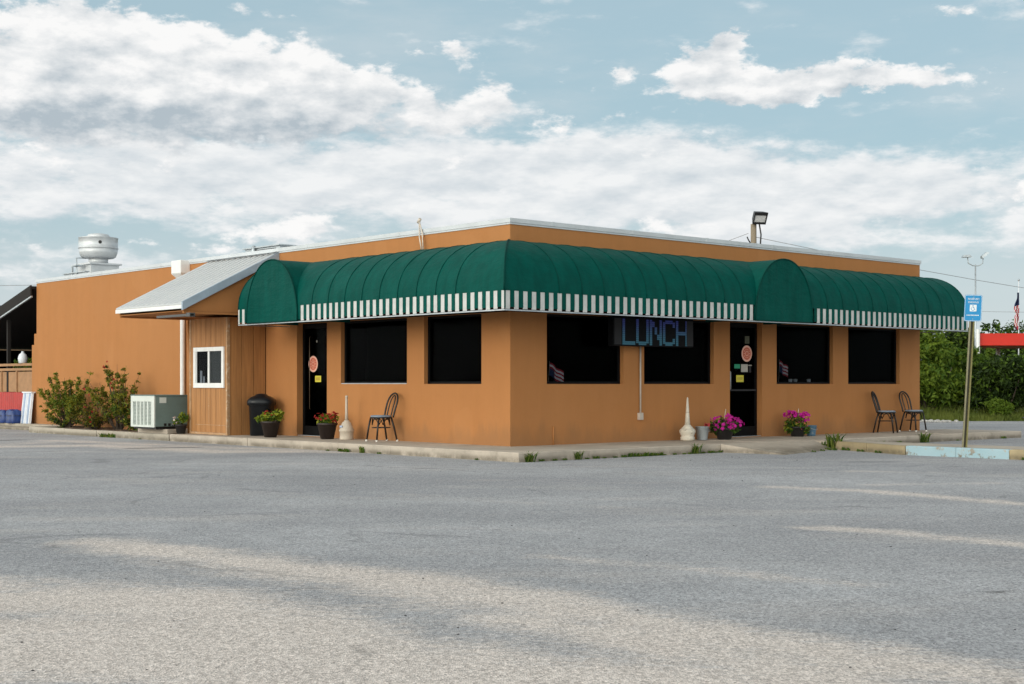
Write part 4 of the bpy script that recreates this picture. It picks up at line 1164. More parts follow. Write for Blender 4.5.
# ================================================================ parking sign
b = V((7.555, 23.76, -.005)); ax = V((.066, .02, 1)).normalized()
t = thing('parking_sign', b, 'blue accessible parking sign on a leaning olive post behind the blue kerb', 'sign')
sx = V((1, .10, 0)).normalized(); sx = (sx - ax * sx.dot(ax)).normalized(); sn = sx.cross(ax).normalized()
if sn.y > 0: sn = -sn
def FS(x, y, z): return b + sx * x + sn * y + ax * z
mb = MB()
mb.box(FS, (-.030, -.006, -.1), (.030, .0, 2.50), 2)
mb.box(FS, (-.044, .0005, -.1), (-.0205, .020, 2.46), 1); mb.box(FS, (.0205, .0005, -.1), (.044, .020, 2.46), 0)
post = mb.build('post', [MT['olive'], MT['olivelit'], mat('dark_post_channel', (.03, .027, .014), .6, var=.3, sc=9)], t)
mb = MB()
for k in range(22): mb.add([FS(.007 * math.cos(q), .0012, .3 + k * .09 + .007 * math.sin(q)) for q in [2 * math.pi * j / 8 for j in range(8)]], [tuple(range(8))])
mb.build('bolt_holes', MT['black'], post)
zc = 2.34; hw, hh, rc = .152, .222, .03
def FP(x, y, z): return b + (sx * math.cos(.05) + ax * math.sin(.05)) * x + sn * y + (ax * math.cos(.05) - sx * math.sin(.05) * .2) * (z) + ax * zc
def rr(w, h, r, y):
    pts = []
    for cx, cy, a0 in ((w - r, h - r, 0), (-w + r, h - r, 90), (-w + r, -h + r, 180), (w - r, -h + r, 270)):
        for k in range(6): q = rad(a0 + 90 * k / 5); pts.append(FP(cx + r * math.cos(q), y, cy + r * math.sin(q)))
    return pts
mb = MB(); mb.hexa(rr(hw, hh, rc, .021), rr(hw, hh, rc, .024), 0)
A_, B_ = rr(hw - .006, hh - .006, rc - .004, .0248), rr(hw - .011, hh - .011, rc - .006, .0248); n = len(A_)
mb.add(A_ + B_, [(k, (k + 1) % n, n + (k + 1) % n, n + k) for k in range(n)], 1)
mb.hexa(rr(.058, .056, .006, .0245), rr(.058, .056, .006, .0252), 1)
plate = mb.build('plate', [MT['signblue'], MT['signwhite']], t)
mb = MB()                       # wheelchair symbol
def stroke(pts, w, y=.0262):
    for (xa, za), (xb, zb) in zip(pts[:-1], pts[1:]):
        dx, dz = xb - xa, zb - za; L = math.hypot(dx, dz); nx, nz = -dz / L * w, dx / L * w
        mb.quad(FP(xa + nx, y, za + nz), FP(xb + nx, y, zb + nz), FP(xb - nx, y, zb - nz), FP(xa - nx, y, za - nz)); 
mb.add([FP(-.006 + .009 * math.cos(q), .0262, .040 + .009 * math.sin(q)) for q in [2 * math.pi * k / 12 for k in range(12)]], [tuple(range(12))])
stroke([(-.006, .029), (-.003, .002), (.018, .002), (.028, -.026), (.036, -.023)], .0042)
stroke([(-.004, .016), (.015, .014)], .0032, .0265)
stroke([(-.006 + .028 * math.cos(q), -.012 + .028 * math.sin(q)) for q in [rad(120 + 230 * k / 12) for k in range(13)]], .0036, .0268)
mb.build('symbol', MT['signblue'], plate, recalc=False)
def text(body, size, x, z, parent, m):
    cu = bpy.data.curves.new('lettering', 'FONT'); cu.body = body; cu.size = size; cu.align_x = 'CENTER'; cu.align_y = 'CENTER'; cu.extrude = .0004
    tmp = bpy.data.objects.new('lettering', cu); me = bpy.data.meshes.new_from_object(tmp); bpy.data.objects.remove(tmp)
    o = bpy.data.objects.new('lettering', me); COL.objects.link(o); me.materials.clear(); me.materials.append(m)
    ex = (sx * math.cos(.05) + ax * math.sin(.05)).normalized(); ey = (ax - ex * ax.dot(ex)).normalized(); ez = ex.cross(ey)
    if ez.dot(sn) < 0: ez = -ez
    M = Matrix((ex, ey, ez)).transposed().to_4x4(); M.translation = FP(x, .0262, z) - WORLD[parent.name]
    o.parent = parent; o.matrix_local = M
text('RESERVED', .044, 0, .150, plate, MT['signwhite']); text('PARKING', .044, 0, .095, plate, MT['signwhite'])
mb = MB()
for k in range(9): mb.quad(FP(-.11 + k * .0245, .0255, -.128), FP(-.11 + k * .0245 + .018, .0255, -.128), FP(-.11 + k * .0245 + .018, .0255, -.112), FP(-.11 + k * .0245, .0255, -.112))
mb.build('small_print', MT['signwhite'], plate)
mb = MB()
for zz in (.185, -.185): mb.add([FP(.008 * math.cos(q), .0275, zz + .008 * math.sin(q)) for q in [2 * math.pi * k / 10 for k in range(10)]], [tuple(range(10))])
mb.build('bolt', MT['galv'], plate)

# ================================================================ far things
pb = V((6.88, 40.5, ASPH))
t = thing('floodlight_pole', pb, 'wooden pole with black floodlight on top, rising behind the roof', 'light pole')
mb = MB(); mb.tube([pb - Z * .3, pb + Z * 5.76], [.10, .083], 12); mb.build('post', MT['wood'], t)
mb = MB(); mb.tube([pb + V((.09, -.09, 5.05)), pb + V((.17, -.12, 5.15)), pb + V((.19, -.12, 5.45)), pb + V((.13, -.12, 5.82))], .022, 8)
mb.tube([pb + V((-.08, 0, 5.2)), pb + V((-.16, -.02, 5.33)), pb + V((-.19, -.02, 5.40))], .018, 6); mb.build('bracket', MT['black'], t)
hd = pb + V((.13, -.12, 5.96))
hx, hy, hz = V((.97, .24, 0)), V((.2, -.83, -.52)).normalized(), None
hz = hx.cross(hy).normalized(); hz = hz if hz.z > 0 else -hz
FH = lambda x, y, z: hd + hx * x + hy * y + hz * z
mb = MB(); mb.hexa([FH(-.14, -.12, -.11), FH(.14, -.12, -.11), FH(.14, -.12, .11), FH(-.14, -.12, .11)], [FH(-.20, .10, -.18), FH(.20, .10, -.18), FH(.20, .10, .18), FH(-.20, .10, .18)])
for q in ((-.20, -.17, -.18, .18), (.17, .20, -.18, .18), (-.169, .169, .10, .18), (-.169, .169, -.18, -.12)): mb.box(FH, (q[0], .101, q[2]), (q[1], .13, q[3]))
hdo = mb.build('lamp_head', MT['black'], t)
mb = MB(); mb.box(FH, (-.168, .102, -.119), (.168, .108, .099)); mb.build('lens', MT['lens'], hdo)

pb = V((19.55, 60, ASPH))
t = thing('lot_light', pb, 'slim pale twin-headed light pole far behind the blue parking sign', 'light pole')
mb = MB(); mb.tube([pb, pb + Z * 6.25], [.045, .03], 10); mb.build('post', MT['galv'], t)
mb = MB(); mb.tube([pb + V((-.33, 0, 6.55)), pb + V((-.30, 0, 6.30)), pb + V((-.1, 0, 6.2)), pb + V((.15, 0, 6.2)), pb + V((.30, 0, 6.3)), pb + V((.33, 0, 6.55))], .022, 6); mb.build('arm', MT['galv'], t)
def head(c, u, v):
    mb = MB(); fr = lambda x, y, z: c + u * x + V((0, 1, 0)) * y + v * z
    mb.hexa([fr(-.19, -.14, -.05), fr(.19, -.14, -.05), fr(.19, .14, -.05), fr(-.19, .14, -.05)], [fr(-.14, -.1, .05), fr(.14, -.1, .05), fr(.14, .1, .05), fr(-.14, .1, .05)]); mb.build('lamp_head', MT['galv'], t)
head(pb + V((-.38, 0, 6.60)), V((1, 0, .05)).normalized(), V((-.05, 0, 1)).normalized())
head(pb + V((.38, 0, 6.65)), V((.75, 0, .6)).normalized(), V((-.6, 0, .75)).normalized())

pb = V((28.5, 80, ASPH))
t = thing('flagpole', pb, 'tall slim flagpole behind the red canopy', 'flagpole')
mb = MB(); mb.tube([pb, pb + Z * 7.0], [.045, .022], 8); mb.build('pole', MT['whitepanel'], t)
mb = MB(); mb.lathe(pb, [(.03, 7.0), (.06, 7.04), (.06, 7.08), (.001, 7.13)], 10); mb.build('finial', MT['galv'], t)
ft = thing('flag', pb + Z * 5.5, 'limp stars and stripes flag hanging on the far flagpole', 'flag')
mb = MB(); n = 22
for i in range(n):
    for j in range(8):
        def q(i, j):
            v = i / n; u = j / 8
            w = .09 + .30 * min(1, v * 1.6) - .12 * max(0, v - .75)
            x = -.02 - w * u + .10 * (v > .5) * (u) + .035 * math.sin(v * 14) * u
            return pb + V((x + .12 * u * v, -.05 - .10 * math.sin(u * 8 + v * 4), 6.35 - 1.95 * v - .2 * u * v))
        v = i / n
        mi = 2 if v < .36 and j > -1 else ((j + int(v * 9)) % 2)
        if v >= .9: mi = (j % 3 == 0) * 2
        mb.quad(q(i, j), q(i + 1, j), q(i + 1, j + 1), q(i, j + 1), mi)
mb.build('cloth', [MT['flagred'], MT['flagwhite'], MT['flagblue']], ft, recalc=False)

o = V((30, 71, ASPH))
t = thing('red_canopy', o, 'long flat red canopy fascia far beyond the hedge at the right', 'canopy')
mb = MB(); mb.hexa([V((23.0, 70, 2.95)), V((29.45, 70, 2.95)), V((31.5, 76, 2.95)), V((25.2, 76, 2.95))], [V((23.0, 70, 3.55)), V((29.45, 70, 3.55)), V((31.5, 76, 3.55)), V((25.2, 76, 3.55))]); mb.build('fascia', MT['redcanopy'], t, bevel=.02)
mb = MB(); mb.hexa([V((29.47, 70.02, 2.95)), V((38, 70.02, 2.95)), V((40, 76, 2.95)), V((31.52, 76, 2.95))], [V((29.47, 70.02, 3.55)), V((38, 70.02, 3.55)), V((40, 76, 3.55)), V((31.52, 76, 3.55))]); mb.build('fascia', mat('orange_red_fascia', (.60, .10, .03), .5, var=.1, sc=.6), t, bevel=.02)
for x, y in ((22.85, 69.8), (28, 73), (34, 73), (25.8, 75.5)):
    mb = MB(); mb.tube([V((x, y, ASPH)), V((x, y, 2.96 if y > 70 else 3.75))], .11, 10); mb.build('column', MT['white'], t)

o = V((-26, 62, ASPH))
t = thing('blue_roofed_building', o, 'low building with dark blue roof glimpsed beyond the porch roof', 'building')
mb = MB(); mb.box(FW, (-31, 60, ASPH), (-22.6, 68, 3.6)); mb.build('wall', MT['tan'], t)
mb = MB(); mb.hexa([V((-31.4, 59.6, 3.6)), V((-22.0, 59.6, 3.6)), V((-22.0, 68.4, 3.6)), V((-31.4, 68.4, 3.6))], [V((-30, 62, 4.75)), V((-22.7, 62, 4.55)), V((-22.7, 66, 4.55)), V((-30, 66, 4.75))]); mb.build('roof', MT['blueroof'], t)
mb = MB(); mb.box(FW, (-28, 59.94, .8), (-26.4, 60.02, 2.0)); mb.build('window', MT['darkframe'], t)
mb = MB(); mb.box(FW, (-25.2, 59.95, ASPH), (-24.2, 60.02, 2.0)); mb.build('door', MT['darkwood'], t)

def sag(a, b, d, n=20):
    a, b = V(a), V(b)
    return [a.lerp(b, k / n) - Z * d * 4 * (k / n) * (1 - k / n) for k in range(n + 1)]
def cable(pts, r, label):
    mb = MB(); mb.tube(pts, r, 5); tag(mb.build('power_line', MT['wire'], origin=pts[0]), label, 'cable', 'overhead power lines')
pt = V((6.88, 40.5, 5.25))
cable(sag(pt + V((.05, .05, 0)), (62, 80, 5.2), 1.55), .009, 'thin overhead cable running right from the floodlight pole past the parking sign')
cable(sag(pt + V((-.15, 0, .1)), (-6, 70, 4.2), .6), .008, 'thin overhead cable running left from the floodlight pole behind the roof')
cable(sag((-60, 70, 6.6), (-12, 62, 5.6), .5), .012, 'overhead cable at the far left above the porch roof')
cable(sag((12, 95, 6.6), (75, 110, 7.4), .8), .012, 'faint lower overhead cable passing behind the far flag')

# ================================================================ vegetation
def shrub(c, label, w, d, h, n, size, mats, seed, group, nb=9, name='shrub', z_low=.12, cat='shrub'):
    rg = random.Random(seed); c = V(c)
    t = thing(name, c, label, cat, group)
    mb = MB()
    for _ in range(6):
        a = rg.uniform(0, 6.28); e = c + V((math.cos(a) * w * .3, math.sin(a) * d * .3, h * rg.uniform(.5, .85)))
        m = c.lerp(e, .5) + V((rg.uniform(-.1, .1), rg.uniform(-.1, .1), 0))
        mb.tube([c + V((rg.uniform(-.1, .1), rg.uniform(-.1, .1), -.05)), m, e], [.05 * h / 3, .035 * h / 3, .012 * h / 3], 6)
    mb.build('trunk', MT['bark'], t)
    blobs = []
    for k in range(nb):
        a = rg.uniform(0, 6.28); rr_ = rg.uniform(.1, .75); zz = rg.uniform(z_low + .14, .80)
        s_ = rg.uniform(.22, .42)
        taper = 1 - .45 * max(0, zz - .35)
        blobs.append((c + V((math.cos(a) * w * .5 * rr_ * taper, math.sin(a) * d * .5 * rr_ * taper, h * zz)), (w * s_ * .8, d * s_ * .8, h * s_ * .62), s_ ** 2))
    top = c + V((rg.uniform(-.2, .2) * w, 0, h * .82)); blobs.append((top, (w * .24, d * .24, h * .19), .06))
    for k in range(7):                                    # sprigs that break the outline
        a = rg.uniform(0, 6.28)
        blobs.append((c + V((math.cos(a) * w * .5 * rg.uniform(.4, .95), math.sin(a) * d * .4, h * rg.uniform(.45, .97))), (w * .09, d * .09, h * .08), .014))
    mb = MB(); leafcloud(mb, rg, blobs, n, size, list(range(len(mats))), .35, .3)
    mb.build('crown', mats, t, recalc=False)
    return t
LM, LD_, LL = MT['leaf_mid'], MT['leaf_dark'], MT['leaf_lime']
HG = 'shrubs of the hedge row at the back of the lot'
hedge = [   # x, y, width, depth, height, leaves, mix, label
    (14.1, 48.2, 2.6, 2.6, 3.3, 6500, [LL, LM, LL], 'yellow-green bushy shrub nearest the building end, tallest of the hedge'),
    (15.0, 48.6, 2.2, 2.2, 2.55, 4500, [LM, LL, LM], 'rounded mid green shrub just left of the sign post in the hedge'),
    (15.75, 49.6, 2.4, 2.4, 2.42, 5000, [LM, LM, LL], 'mid green shrub directly behind the sign post'),
    (16.45, 47.8, 2.3, 2.0, 2.25, 6500, [LD_, LD_, LD_, LM], 'dark green shrub below the left end of the red canopy'),
    (16.1, 46.95, .9, .8, .75, 1100, [LM, LL], 'low spiky green bush at the foot of the dark hedge'),
    (18.6, 49.0, 2.8, 2.4, 2.3, 4500, [LD_, LM], 'dark green shrub just beyond the right edge of the picture'),
    (17.45, 46.9, 1.2, 1.2, 1.75, 2400, [LL, LM, LL], 'bright shrub in front of the dark hedge at the right edge'),
    (12.0, 49.0, 3.0, 2.4, 3.1, 4200, [LM, LL], 'green shrub tucked behind the building end'),
    (22.8, 49.2, 3.0, 2.4, 2.8, 3500, [LM, LD_], 'green shrub continuing the hedge far right, outside the picture'),
    (20.8, 48.6, 2.8, 2.4, 2.4, 3500, [LM, LL], 'mid green shrub right of the one just outside the picture'),
    (25.2, 49.4, 3.2, 2.4, 2.6, 3500, [LD_, LM], 'dark shrub near the right end of the hedge row'),
    (14.9, 51.4, 3.0, 1.8, 2.3, 3500, [LD_, LD_, LM], 'dark shrub in the back row behind the yellow-green one'),
    (17.3, 51.4, 3.2, 1.8, 2.2, 3500, [LD_, LD_, LM], 'dark shrub in the back row under the red canopy'),
]
for k, (x, y, w, d, h, n, ms, lb) in enumerate(hedge):
    shrub((x, y, ASPH), lb, w * 1.12, d, h, int(n * 1.5), .19, ms, 40 + k, HG, nb=11)
TG = 'low trees far beyond the hedge'
far = [(23.6, 75, 2.6, 4.3, 'dark rounded tree behind the sign post, far beyond the hedge'), (21.0, 78, 2.4, 3.2, 'small dark tree in the gap left of the sign post'),
       (35.5, 100, 4.4, 6.0, 'far tree behind the left part of the red canopy'), (39.5, 102, 4.0, 5.3, 'far tree behind the foot of the flagpole'), (32.4, 98, 3.0, 4.9, 'far small tree above the left end of the red canopy'),
       (43.8, 101, 4.6, 6.2, 'far tree at the right edge above the red canopy'), (49, 104, 5, 6.4, 'far tree beyond the right edge')]
for k, (x, y, w, h, lb) in enumerate(far):
    shrub((x, y, ASPH), lb, w * 1.25, w, h, 3400, .34, [LD_, LM, LD_], 80 + k, TG, nb=8, name='tree', z_low=.25, cat='tree')

def airy_bush(s, label, w, h, n, seed, mats, stems, top=.35, blossom=0):
    rg = random.Random(seed); c = FL(s, .60, -.03)
    t = thing('garden_bush', c, label, 'bush', 'straggly bushes in the planting bed')
    st = MB(); lf = MB(); bl = MB(); per = max(6, n // (stems * 9))
    for k in range(stems):
        a = rg.uniform(-1, 1); b_ = rg.uniform(-.5, .5)
        hh = h * (rg.uniform(.30, 1.0) ** .7) * (1 - .30 * abs(a) ** 2)
        e = c + LD * (a * w * .5) + LN * b_ * .9 + Z * hh
        m = c + LD * (a * w * .30 + rg.uniform(-.06, .06)) + LN * b_ * .5 + Z * hh * .5
        st.tube([c + LD * a * w * .10, m, e], [.011, .007, .0025], 5)
        for j in range(9):
            u = rg.uniform(top, 1.0)
            p = m.lerp(e, (u - .5) * 2) if u > .5 else c.lerp(m, u * 2)
            r = rg.uniform(.05, .17) * (1.2 - u * .6)
            leafcloud(lf, rg, [(p, (r * 1.2, r * 1.2, r * .8), 1)], int(per * rg.uniform(.4, 1.6)), .070, list(range(len(mats))), .3, .1)
        if blossom and rg.random() < blossom:
            for _ in range(3): petals(bl, rg, e + V((rg.gauss(0, .04), rg.gauss(0, .04), rg.gauss(-.05, .06))), .030, V((rg.gauss(0, .4), -.8, .4)).normalized(), 0)
    st.build('stem', MT['bark'], t); lf.build('foliage', mats, t, recalc=False)
    if bl.v: bl.build('blossom', MT['petal_red'], t, recalc=False)
LB, LR = MT['leaf_bush'], MT['leaf_rust']
airy_bush(15.95, 'dense olive-green bush at the left end of the planting bed', 1.75, 1.46, 9500, 5, [LB, LB, MT['leaf_mid']], 46)
airy_bush(13.2, 'taller open bush with rusty leaves against the wall beside the AC unit', 1.75, 1.66, 6800, 9, [LB, LB, MT['leaf_mid'], LR], 34, .3, .16)
airy_bush(14.55, 'low reddish leafy plant between the two bed bushes', 1.5, .72, 3000, 12, [LR, LB, MT['leaf_dark']], 26, .2, .12)
airy_bush(12.3, 'low dark green plant in the bed left of the air conditioner', 1.2, .70, 3000, 14, [MT['leaf_dark'], MT['leaf_mid'], LB], 20, .15)
airy_bush(16.1, 'small sprawling plant at the kerb end by the white panel', .8, .38, 600, 18, [MT['leaf_dark'], MT['leaf_green'], LB], 12, .1)

# ---- weeds in the kerb joints: three tuft shapes, copied
def tuft(seed, n, h, w, mats):
    rg = random.Random(seed); mb = MB()
    for _ in range(n):
        a = rg.uniform(0, 6.28); b_ = V((rg.uniform(-w, w), rg.uniform(-.02, .02), 0)); L = h * rg.uniform(.5, 1.1); ln = rg.uniform(.2, .8)
        d = V((math.cos(a), math.sin(a), 0)); sd = V((-d.y, d.x, 0)) * rg.uniform(.004, .009)
        p1 = b_ + d * L * ln * .4 + Z * L * .6; p2 = b_ + d * L * ln + Z * L * .85
        mb.add([b_ - sd, b_ + sd, p1 + sd * 1.4, p1 - sd * 1.4, p2], [(0, 1, 2, 3), (3, 2, 4)], rg.choice([0, 1]))
    leafcloud(mb, rg, [(V((rg.uniform(-w, w) * .7, 0, h * .25)), (w * .35, .03, h * rg.uniform(.15, .4)), 1) for _ in range(4)], n, .03, [0, 1])
    return mb
wm = [MT['grass'], MT['leaf_green']]
spots = []
def wl(px_s, fr): spots.append((fr, px_s))
LW = 'small low weed tuft rooted in the joint along the foot of the kerb'
WG = 'weeds along the foot of the kerb'
weeds = [  # frame, s, p, scale, kind, own label
    (FR, -1.15, PR + .03, 1.25, 0, 'upright weed tuft nearest the kerb corner'), (FR, -.62, PR + .03, .6, 1, None), (FR, -.1, PR + .03, 1.0, 0, None), (FR, .3, PR + .03, .8, 1, None),
    (FR, .95, PR + .03, .7, 1, None), (FR, 1.3, PR + .03, 1.15, 2, 'widest flat green weed patch along the kerb, below the conduit pipe'), (FR, 1.75, PR + .03, .8, 2, None), (FR, 2.2, PR + .03, .5, 1, None),
    (FR, 2.75, PR + .03, 1.2, 0, None), (FR, 3.15, PR + .03, .9, 1, None), (FR, 3.42, PR + .04, .8, 1, None),
    (FR, 4.75, 2.76, .55, 1, None), (FR, 5.2, 2.62, .6, 1, None), (FR, 5.6, 2.52, .7, 2, None), (FR, 5.98, 2.42, 1.9, 2, 'spreading low weed beside the largest clump at the ramp corner'), (FR, 5.93, 2.36, 1.9, 0, 'largest weed clump, bright green where ramp meets the yellow kerb'), (FR, 5.72, 2.75, 1.1, 1, None), (FR, 5.52, 3.2, .9, 1, None), (FR, 5.32, 3.7, .8, 1, None), (FR, 5.06, 6.6, .8, 1, None),
    *[(FR, x_, PR + .025, .35 + .3 * abs(math.sin(x_ * 37)), 1, None) for x_ in (-.9, -.4, .1, .5, .75, 1.1, 1.55, 1.95, 2.45, 2.6, 2.95, 3.3)], (FL, 2.9, PL + .03, 1.0, 2, None), (FL, 2.35, PL + .03, .8, 0, None), (FL, 1.85, PL + .03, .6, 1, None), (FL, -.75, PL + .03, .5, 1, None), (FL, 3.4, PL + .03, .5, 1, None),
    (FR, 9.9, PR + .04, 1.5, 0, 'round dark green weed clump at the kerb below the chairs'), (FR, 9.0, PR + .03, .9, 1, None), (FR, 8.3, PR + .03, .9, 2, None), (FR, 7.7, PR + .03, .8, 1, None), (FR, 11.2, PR + .03, .6, 1, None), (FR, 13.1, PR + .03, .9, 1, None),
    (FL, 12.1, PL + .05, 1.5, 2, 'trailing weed hanging over the bed kerb below the bushes'), (FL, 10.6, PL + .03, .5, 1, None),
]
protos = []
for k, (sd, n, h, w) in enumerate(((1, 46, .17, .07), (2, 26, .075, .09), (3, 70, .085, .20))):
    protos.append((sd, n, h, w))
made = {}
rg = random.Random(9)
for fr, s, p, sc, kind, lb in weeds:
    if kind not in made:
        o = tuft(*protos[kind], wm).build('weed', wm, recalc=False); made[kind] = o
    else:
        o = made[kind].copy(); COL.objects.link(o)
    o.location = fr(s, p, ASPH + .002); d = LD if fr is FL else RD
    o.rotation_euler = (0, 0, math.atan2(d.y, d.x) + rg.uniform(-.15, .15)); o.scale = (sc, sc * rg.uniform(.8, 1.2), sc * rg.uniform(.85, 1.15))
    if fr is FR and 2 < p and s > 4: o.rotation_euler[2] = math.atan2(RN.y, RN.x)
    tag(o, lb or LW, 'weed', WG)

# ---- grass verge
rg = random.Random(21); mb = MB()
for _ in range(9000):
    x = rg.uniform(10.5, 26); y = 46.3 + 1.6 * rg.random() ** 1.5
    if rg.random() < .25: y += 1.0
    h = rg.uniform(.10, .30) * (1.0 + 1.3 * max(0, y - 46.9)); a = rg.uniform(0, 6.28); w = rg.uniform(.012, .028)
    b_ = V((x, y, ASPH - .01)); d = V((math.cos(a), math.sin(a), 0)); sd = V((w, 0, 0))
    mb.add([b_ - sd, b_ + sd, b_ + d * h * .5 + Z * h], [(0, 1, 2)], 0)
tag(mb.build('grass', MT['grass'], recalc=False), kind='stuff')
rg = random.Random(22); mb = MB()
for _ in range(420):
    x = rg.uniform(13.3, 19.5); y = 47.2 + rg.uniform(0, .6); h = rg.uniform(.25, .55) * (.5 + .5 * math.sin(x * 2.3) ** 2); a = rg.uniform(0, 6.28)
    b_ = V((x, y, ASPH)); d = V((math.cos(a), math.sin(a), 0)); sd = V((rg.uniform(.012, .03), 0, 0))
    mb.add([b_ - sd, b_ + sd, b_ + d * h * .3 + Z * h], [(0, 1, 2)], 0)
tag(mb.build('tall_grass', MT['grass'], recalc=False), kind='stuff')
rg = random.Random(23); mb = MB()
for _ in range(80):
    c = V((rg.gauss(13.3, .35), 45.4 + rg.uniform(-.6, .5), ASPH)); r = rg.uniform(.03, .09)
    mb.lathe(c, [(r * .7, -.01), (r, r * .35), (r * .6, r * .8), (.001, r * .9)], 6)
tag(mb.build('gravel', MT['stone']), kind='stuff')
rg = random.Random(24); c0 = V((17.6, 46.35, ASPH)); mb = MB()
t = thing('violet_flowers', c0, 'low patch of violet flowers on the grass verge at the right edge', 'flowers')
for _ in range(120): petals(mb, rg, c0 + V((rg.uniform(-.9, .9), rg.uniform(-.15, .15), rg.uniform(.05, .16))), .045, V((0, -.6, .8)), 0)
mb.build('blossom', MT['petal_violet'], t, recalc=False)
mb = MB(); leafcloud(mb, rg, [(c0 + Z * .05, (.9, .16, .09), 1)], 200, .08, [0]); mb.build('foliage', MT['leaf_mid'], t, recalc=False)
# loose chips, leaves and litter on the lot
rg = random.Random(31); mb = MB()
for _ in range(90):
    y = 5 + 20 * rg.random() ** 1.4; x = rg.uniform(-.42, .42) * y
    r = rg.uniform(.003, .006) * (1 + .05 * y)
    mb.lathe(V((x, y, ASPH)), [(r, -.002), (r * .9, r * .35), (.001, r * .6)], 5, 0)
tag(mb.build('grit', [MT['ledpanel'], MT['stone']]), kind='stuff')

# ================================================================ sky and light
SUN_D = V((-.62, -.785, 0)).normalized(); EL = rad(15)
SUN = V((SUN_D.x * math.cos(EL), SUN_D.y * math.cos(EL), math.sin(EL)))
w = bpy.data.worlds.new('World'); SC.world = w; w.use_nodes = True
t = NT(w.node_tree); bg = t.n['Background']; bg.inputs['Strength'].default_value = .08
sky = t.node('ShaderNodeTexSky', sky_type='NISHITA'); sky.sun_disc = False; sky.sun_elevation = EL
sky.sun_rotation = math.atan2(SUN.x, SUN.y) % (2 * math.pi); sky.air_density = 1.0; sky.dust_density = 1.2; sky.ozone_density = 1.4
gen = t.node('ShaderNodeTexCoord').outputs['Generated']
dirv = t.vmath('NORMALIZE', gen)
sp = t.node('ShaderNodeSeparateXYZ'); t.l.new(dirv, sp.inputs[0])
DEG = 180 / math.pi
az = t.math('MULTIPLY', t.math('ARCTAN2', sp.outputs[0], sp.outputs[1]), DEG)
el = t.math('MULTIPLY', t.math('ARCSINE', sp.outputs[2]), DEG)
wn = t.noise(t.scalev(dirv, (1, 1, 1.6)), 26, 6, .65, out=1)
wsp = t.node('ShaderNodeSeparateXYZ'); t.l.new(wn, wsp.inputs[0])
az2 = t.math('MULTIPLY_ADD', t.math('SUBTRACT', wsp.outputs[0], .5), 3.0, az)
el2 = t.math('MULTIPLY_ADD', t.math('SUBTRACT', wsp.outputs[1], .5), 1.9, el)
cmb = t.node('ShaderNodeCombineXYZ'); t.l.new(az2, cmb.inputs[0]); t.l.new(el2, cmb.inputs[1]); ang = cmb.outputs[0]
def field(blobs):
    acc = None
    for (a, e, ra, re, k) in blobs:
        v = t.vmath('MULTIPLY', t.vmath('SUBTRACT', ang, (a, e, 0)), (1 / ra, 1 / re, 0))
        d2 = t.vmath('DOT_PRODUCT', v, v, out=1)
        g = t.math('MULTIPLY', t.math('POWER', 2.718, t.math('MULTIPLY', d2, -1.)), k)
        acc = g if acc is None else t.math('ADD', acc, g)
    return acc
COVER =  [(-16.53, 13.86, 4.43, 0.64, 0.35), (-16.16, 12.71, 6.04, 1.61, 0.62), (-18.72, 10.89, 6.04, 1.81, 0.5), (-10.44, 12.25, 4.43, 1.29, 0.55), (-5.7, 11.82, 2.82, 0.73, 0.5), (-13.9, 10.59, 7.66, 1.37, 0.4), (-7.29, 10.51, 6.04, 1.05, 0.45), (-1.29, 10.83, 3.22, 0.73, 0.42), (1.93, 11.67, 1.61, 0.36, 0.4), (-2.9, 13.13, 2.01, 0.36, 0.35), (3.14, 10.58, 2.01, 0.36, 0.3), (8.91, 13.52, 1.13, 0.52, 0.95), (7.53, 12.65, 1.61, 0.73, 0.85), (9.19, 11.61, 2.34, 0.68, 0.58), (14.51, 11.84, 3.83, 0.64, 0.7), (11.45, 11.46, 3.22, 0.52, 0.52), (4.5, 12.34, 0.56, 0.36, 0.45), (17.85, 13.98, 2.42, 0.4, 0.4), (19.66, 7.13, 0.56, 0.56, 0.6), (-8.48, 6.43, 1.37, 0.56, 0.42), (-13.9, 5.42, 2.42, 0.48, 0.3), (0.32, 7.97, 2.42, 0.48, 0.25), (7.53, 6.21, 2.42, 0.32, 0.25), (0.73, 14.43, 6.85, 1.13, -0.5), (15.26, 13.5, 8.06, 0.89, -0.2), (3.54, 12.43, 1.61, 0.4, -0.2), (16.01, 9.74, 5.64, 1.05, -0.2)]
GREY =  [(-16.34, 10.1, 6.04, 1.05, 0.85), (-7.29, 9.81, 5.24, 0.6, 0.65), (-13.9, 8.12, 4.84, 0.4, 0.2), (8.32, 11.18, 2.42, 0.32, 0.5), (14.13, 11.19, 3.63, 0.28, 0.5), (-10.44, 11.3, 2.42, 0.4, 0.25)]
VEIL =  [(-10.44, 8.61, 16.92, 1.37, 0.62), (0.32, 8.36, 10.48, 1.21, 0.5), (9.89, 8.04, 11.28, 1.29, 0.5), (15.26, 7.12, 8.86, 1.21, 0.42), (-2.5, 6.37, 20.95, 1.05, 0.4), (-16.16, 7.47, 8.06, 1.05, 0.4), (-17.63, 4.67, 8.86, 1.05, 0.35), (11.45, 5.47, 12.09, 1.05, 0.35), (1.93, 10.51, 4.43, 0.64, 0.3), (17.49, 14.01, 3.22, 0.48, 0.3), (5.14, 9.31, 4.84, 0.56, 0.3)]
cov = field(COVER); grey = field(GREY); covb = field(VEIL)
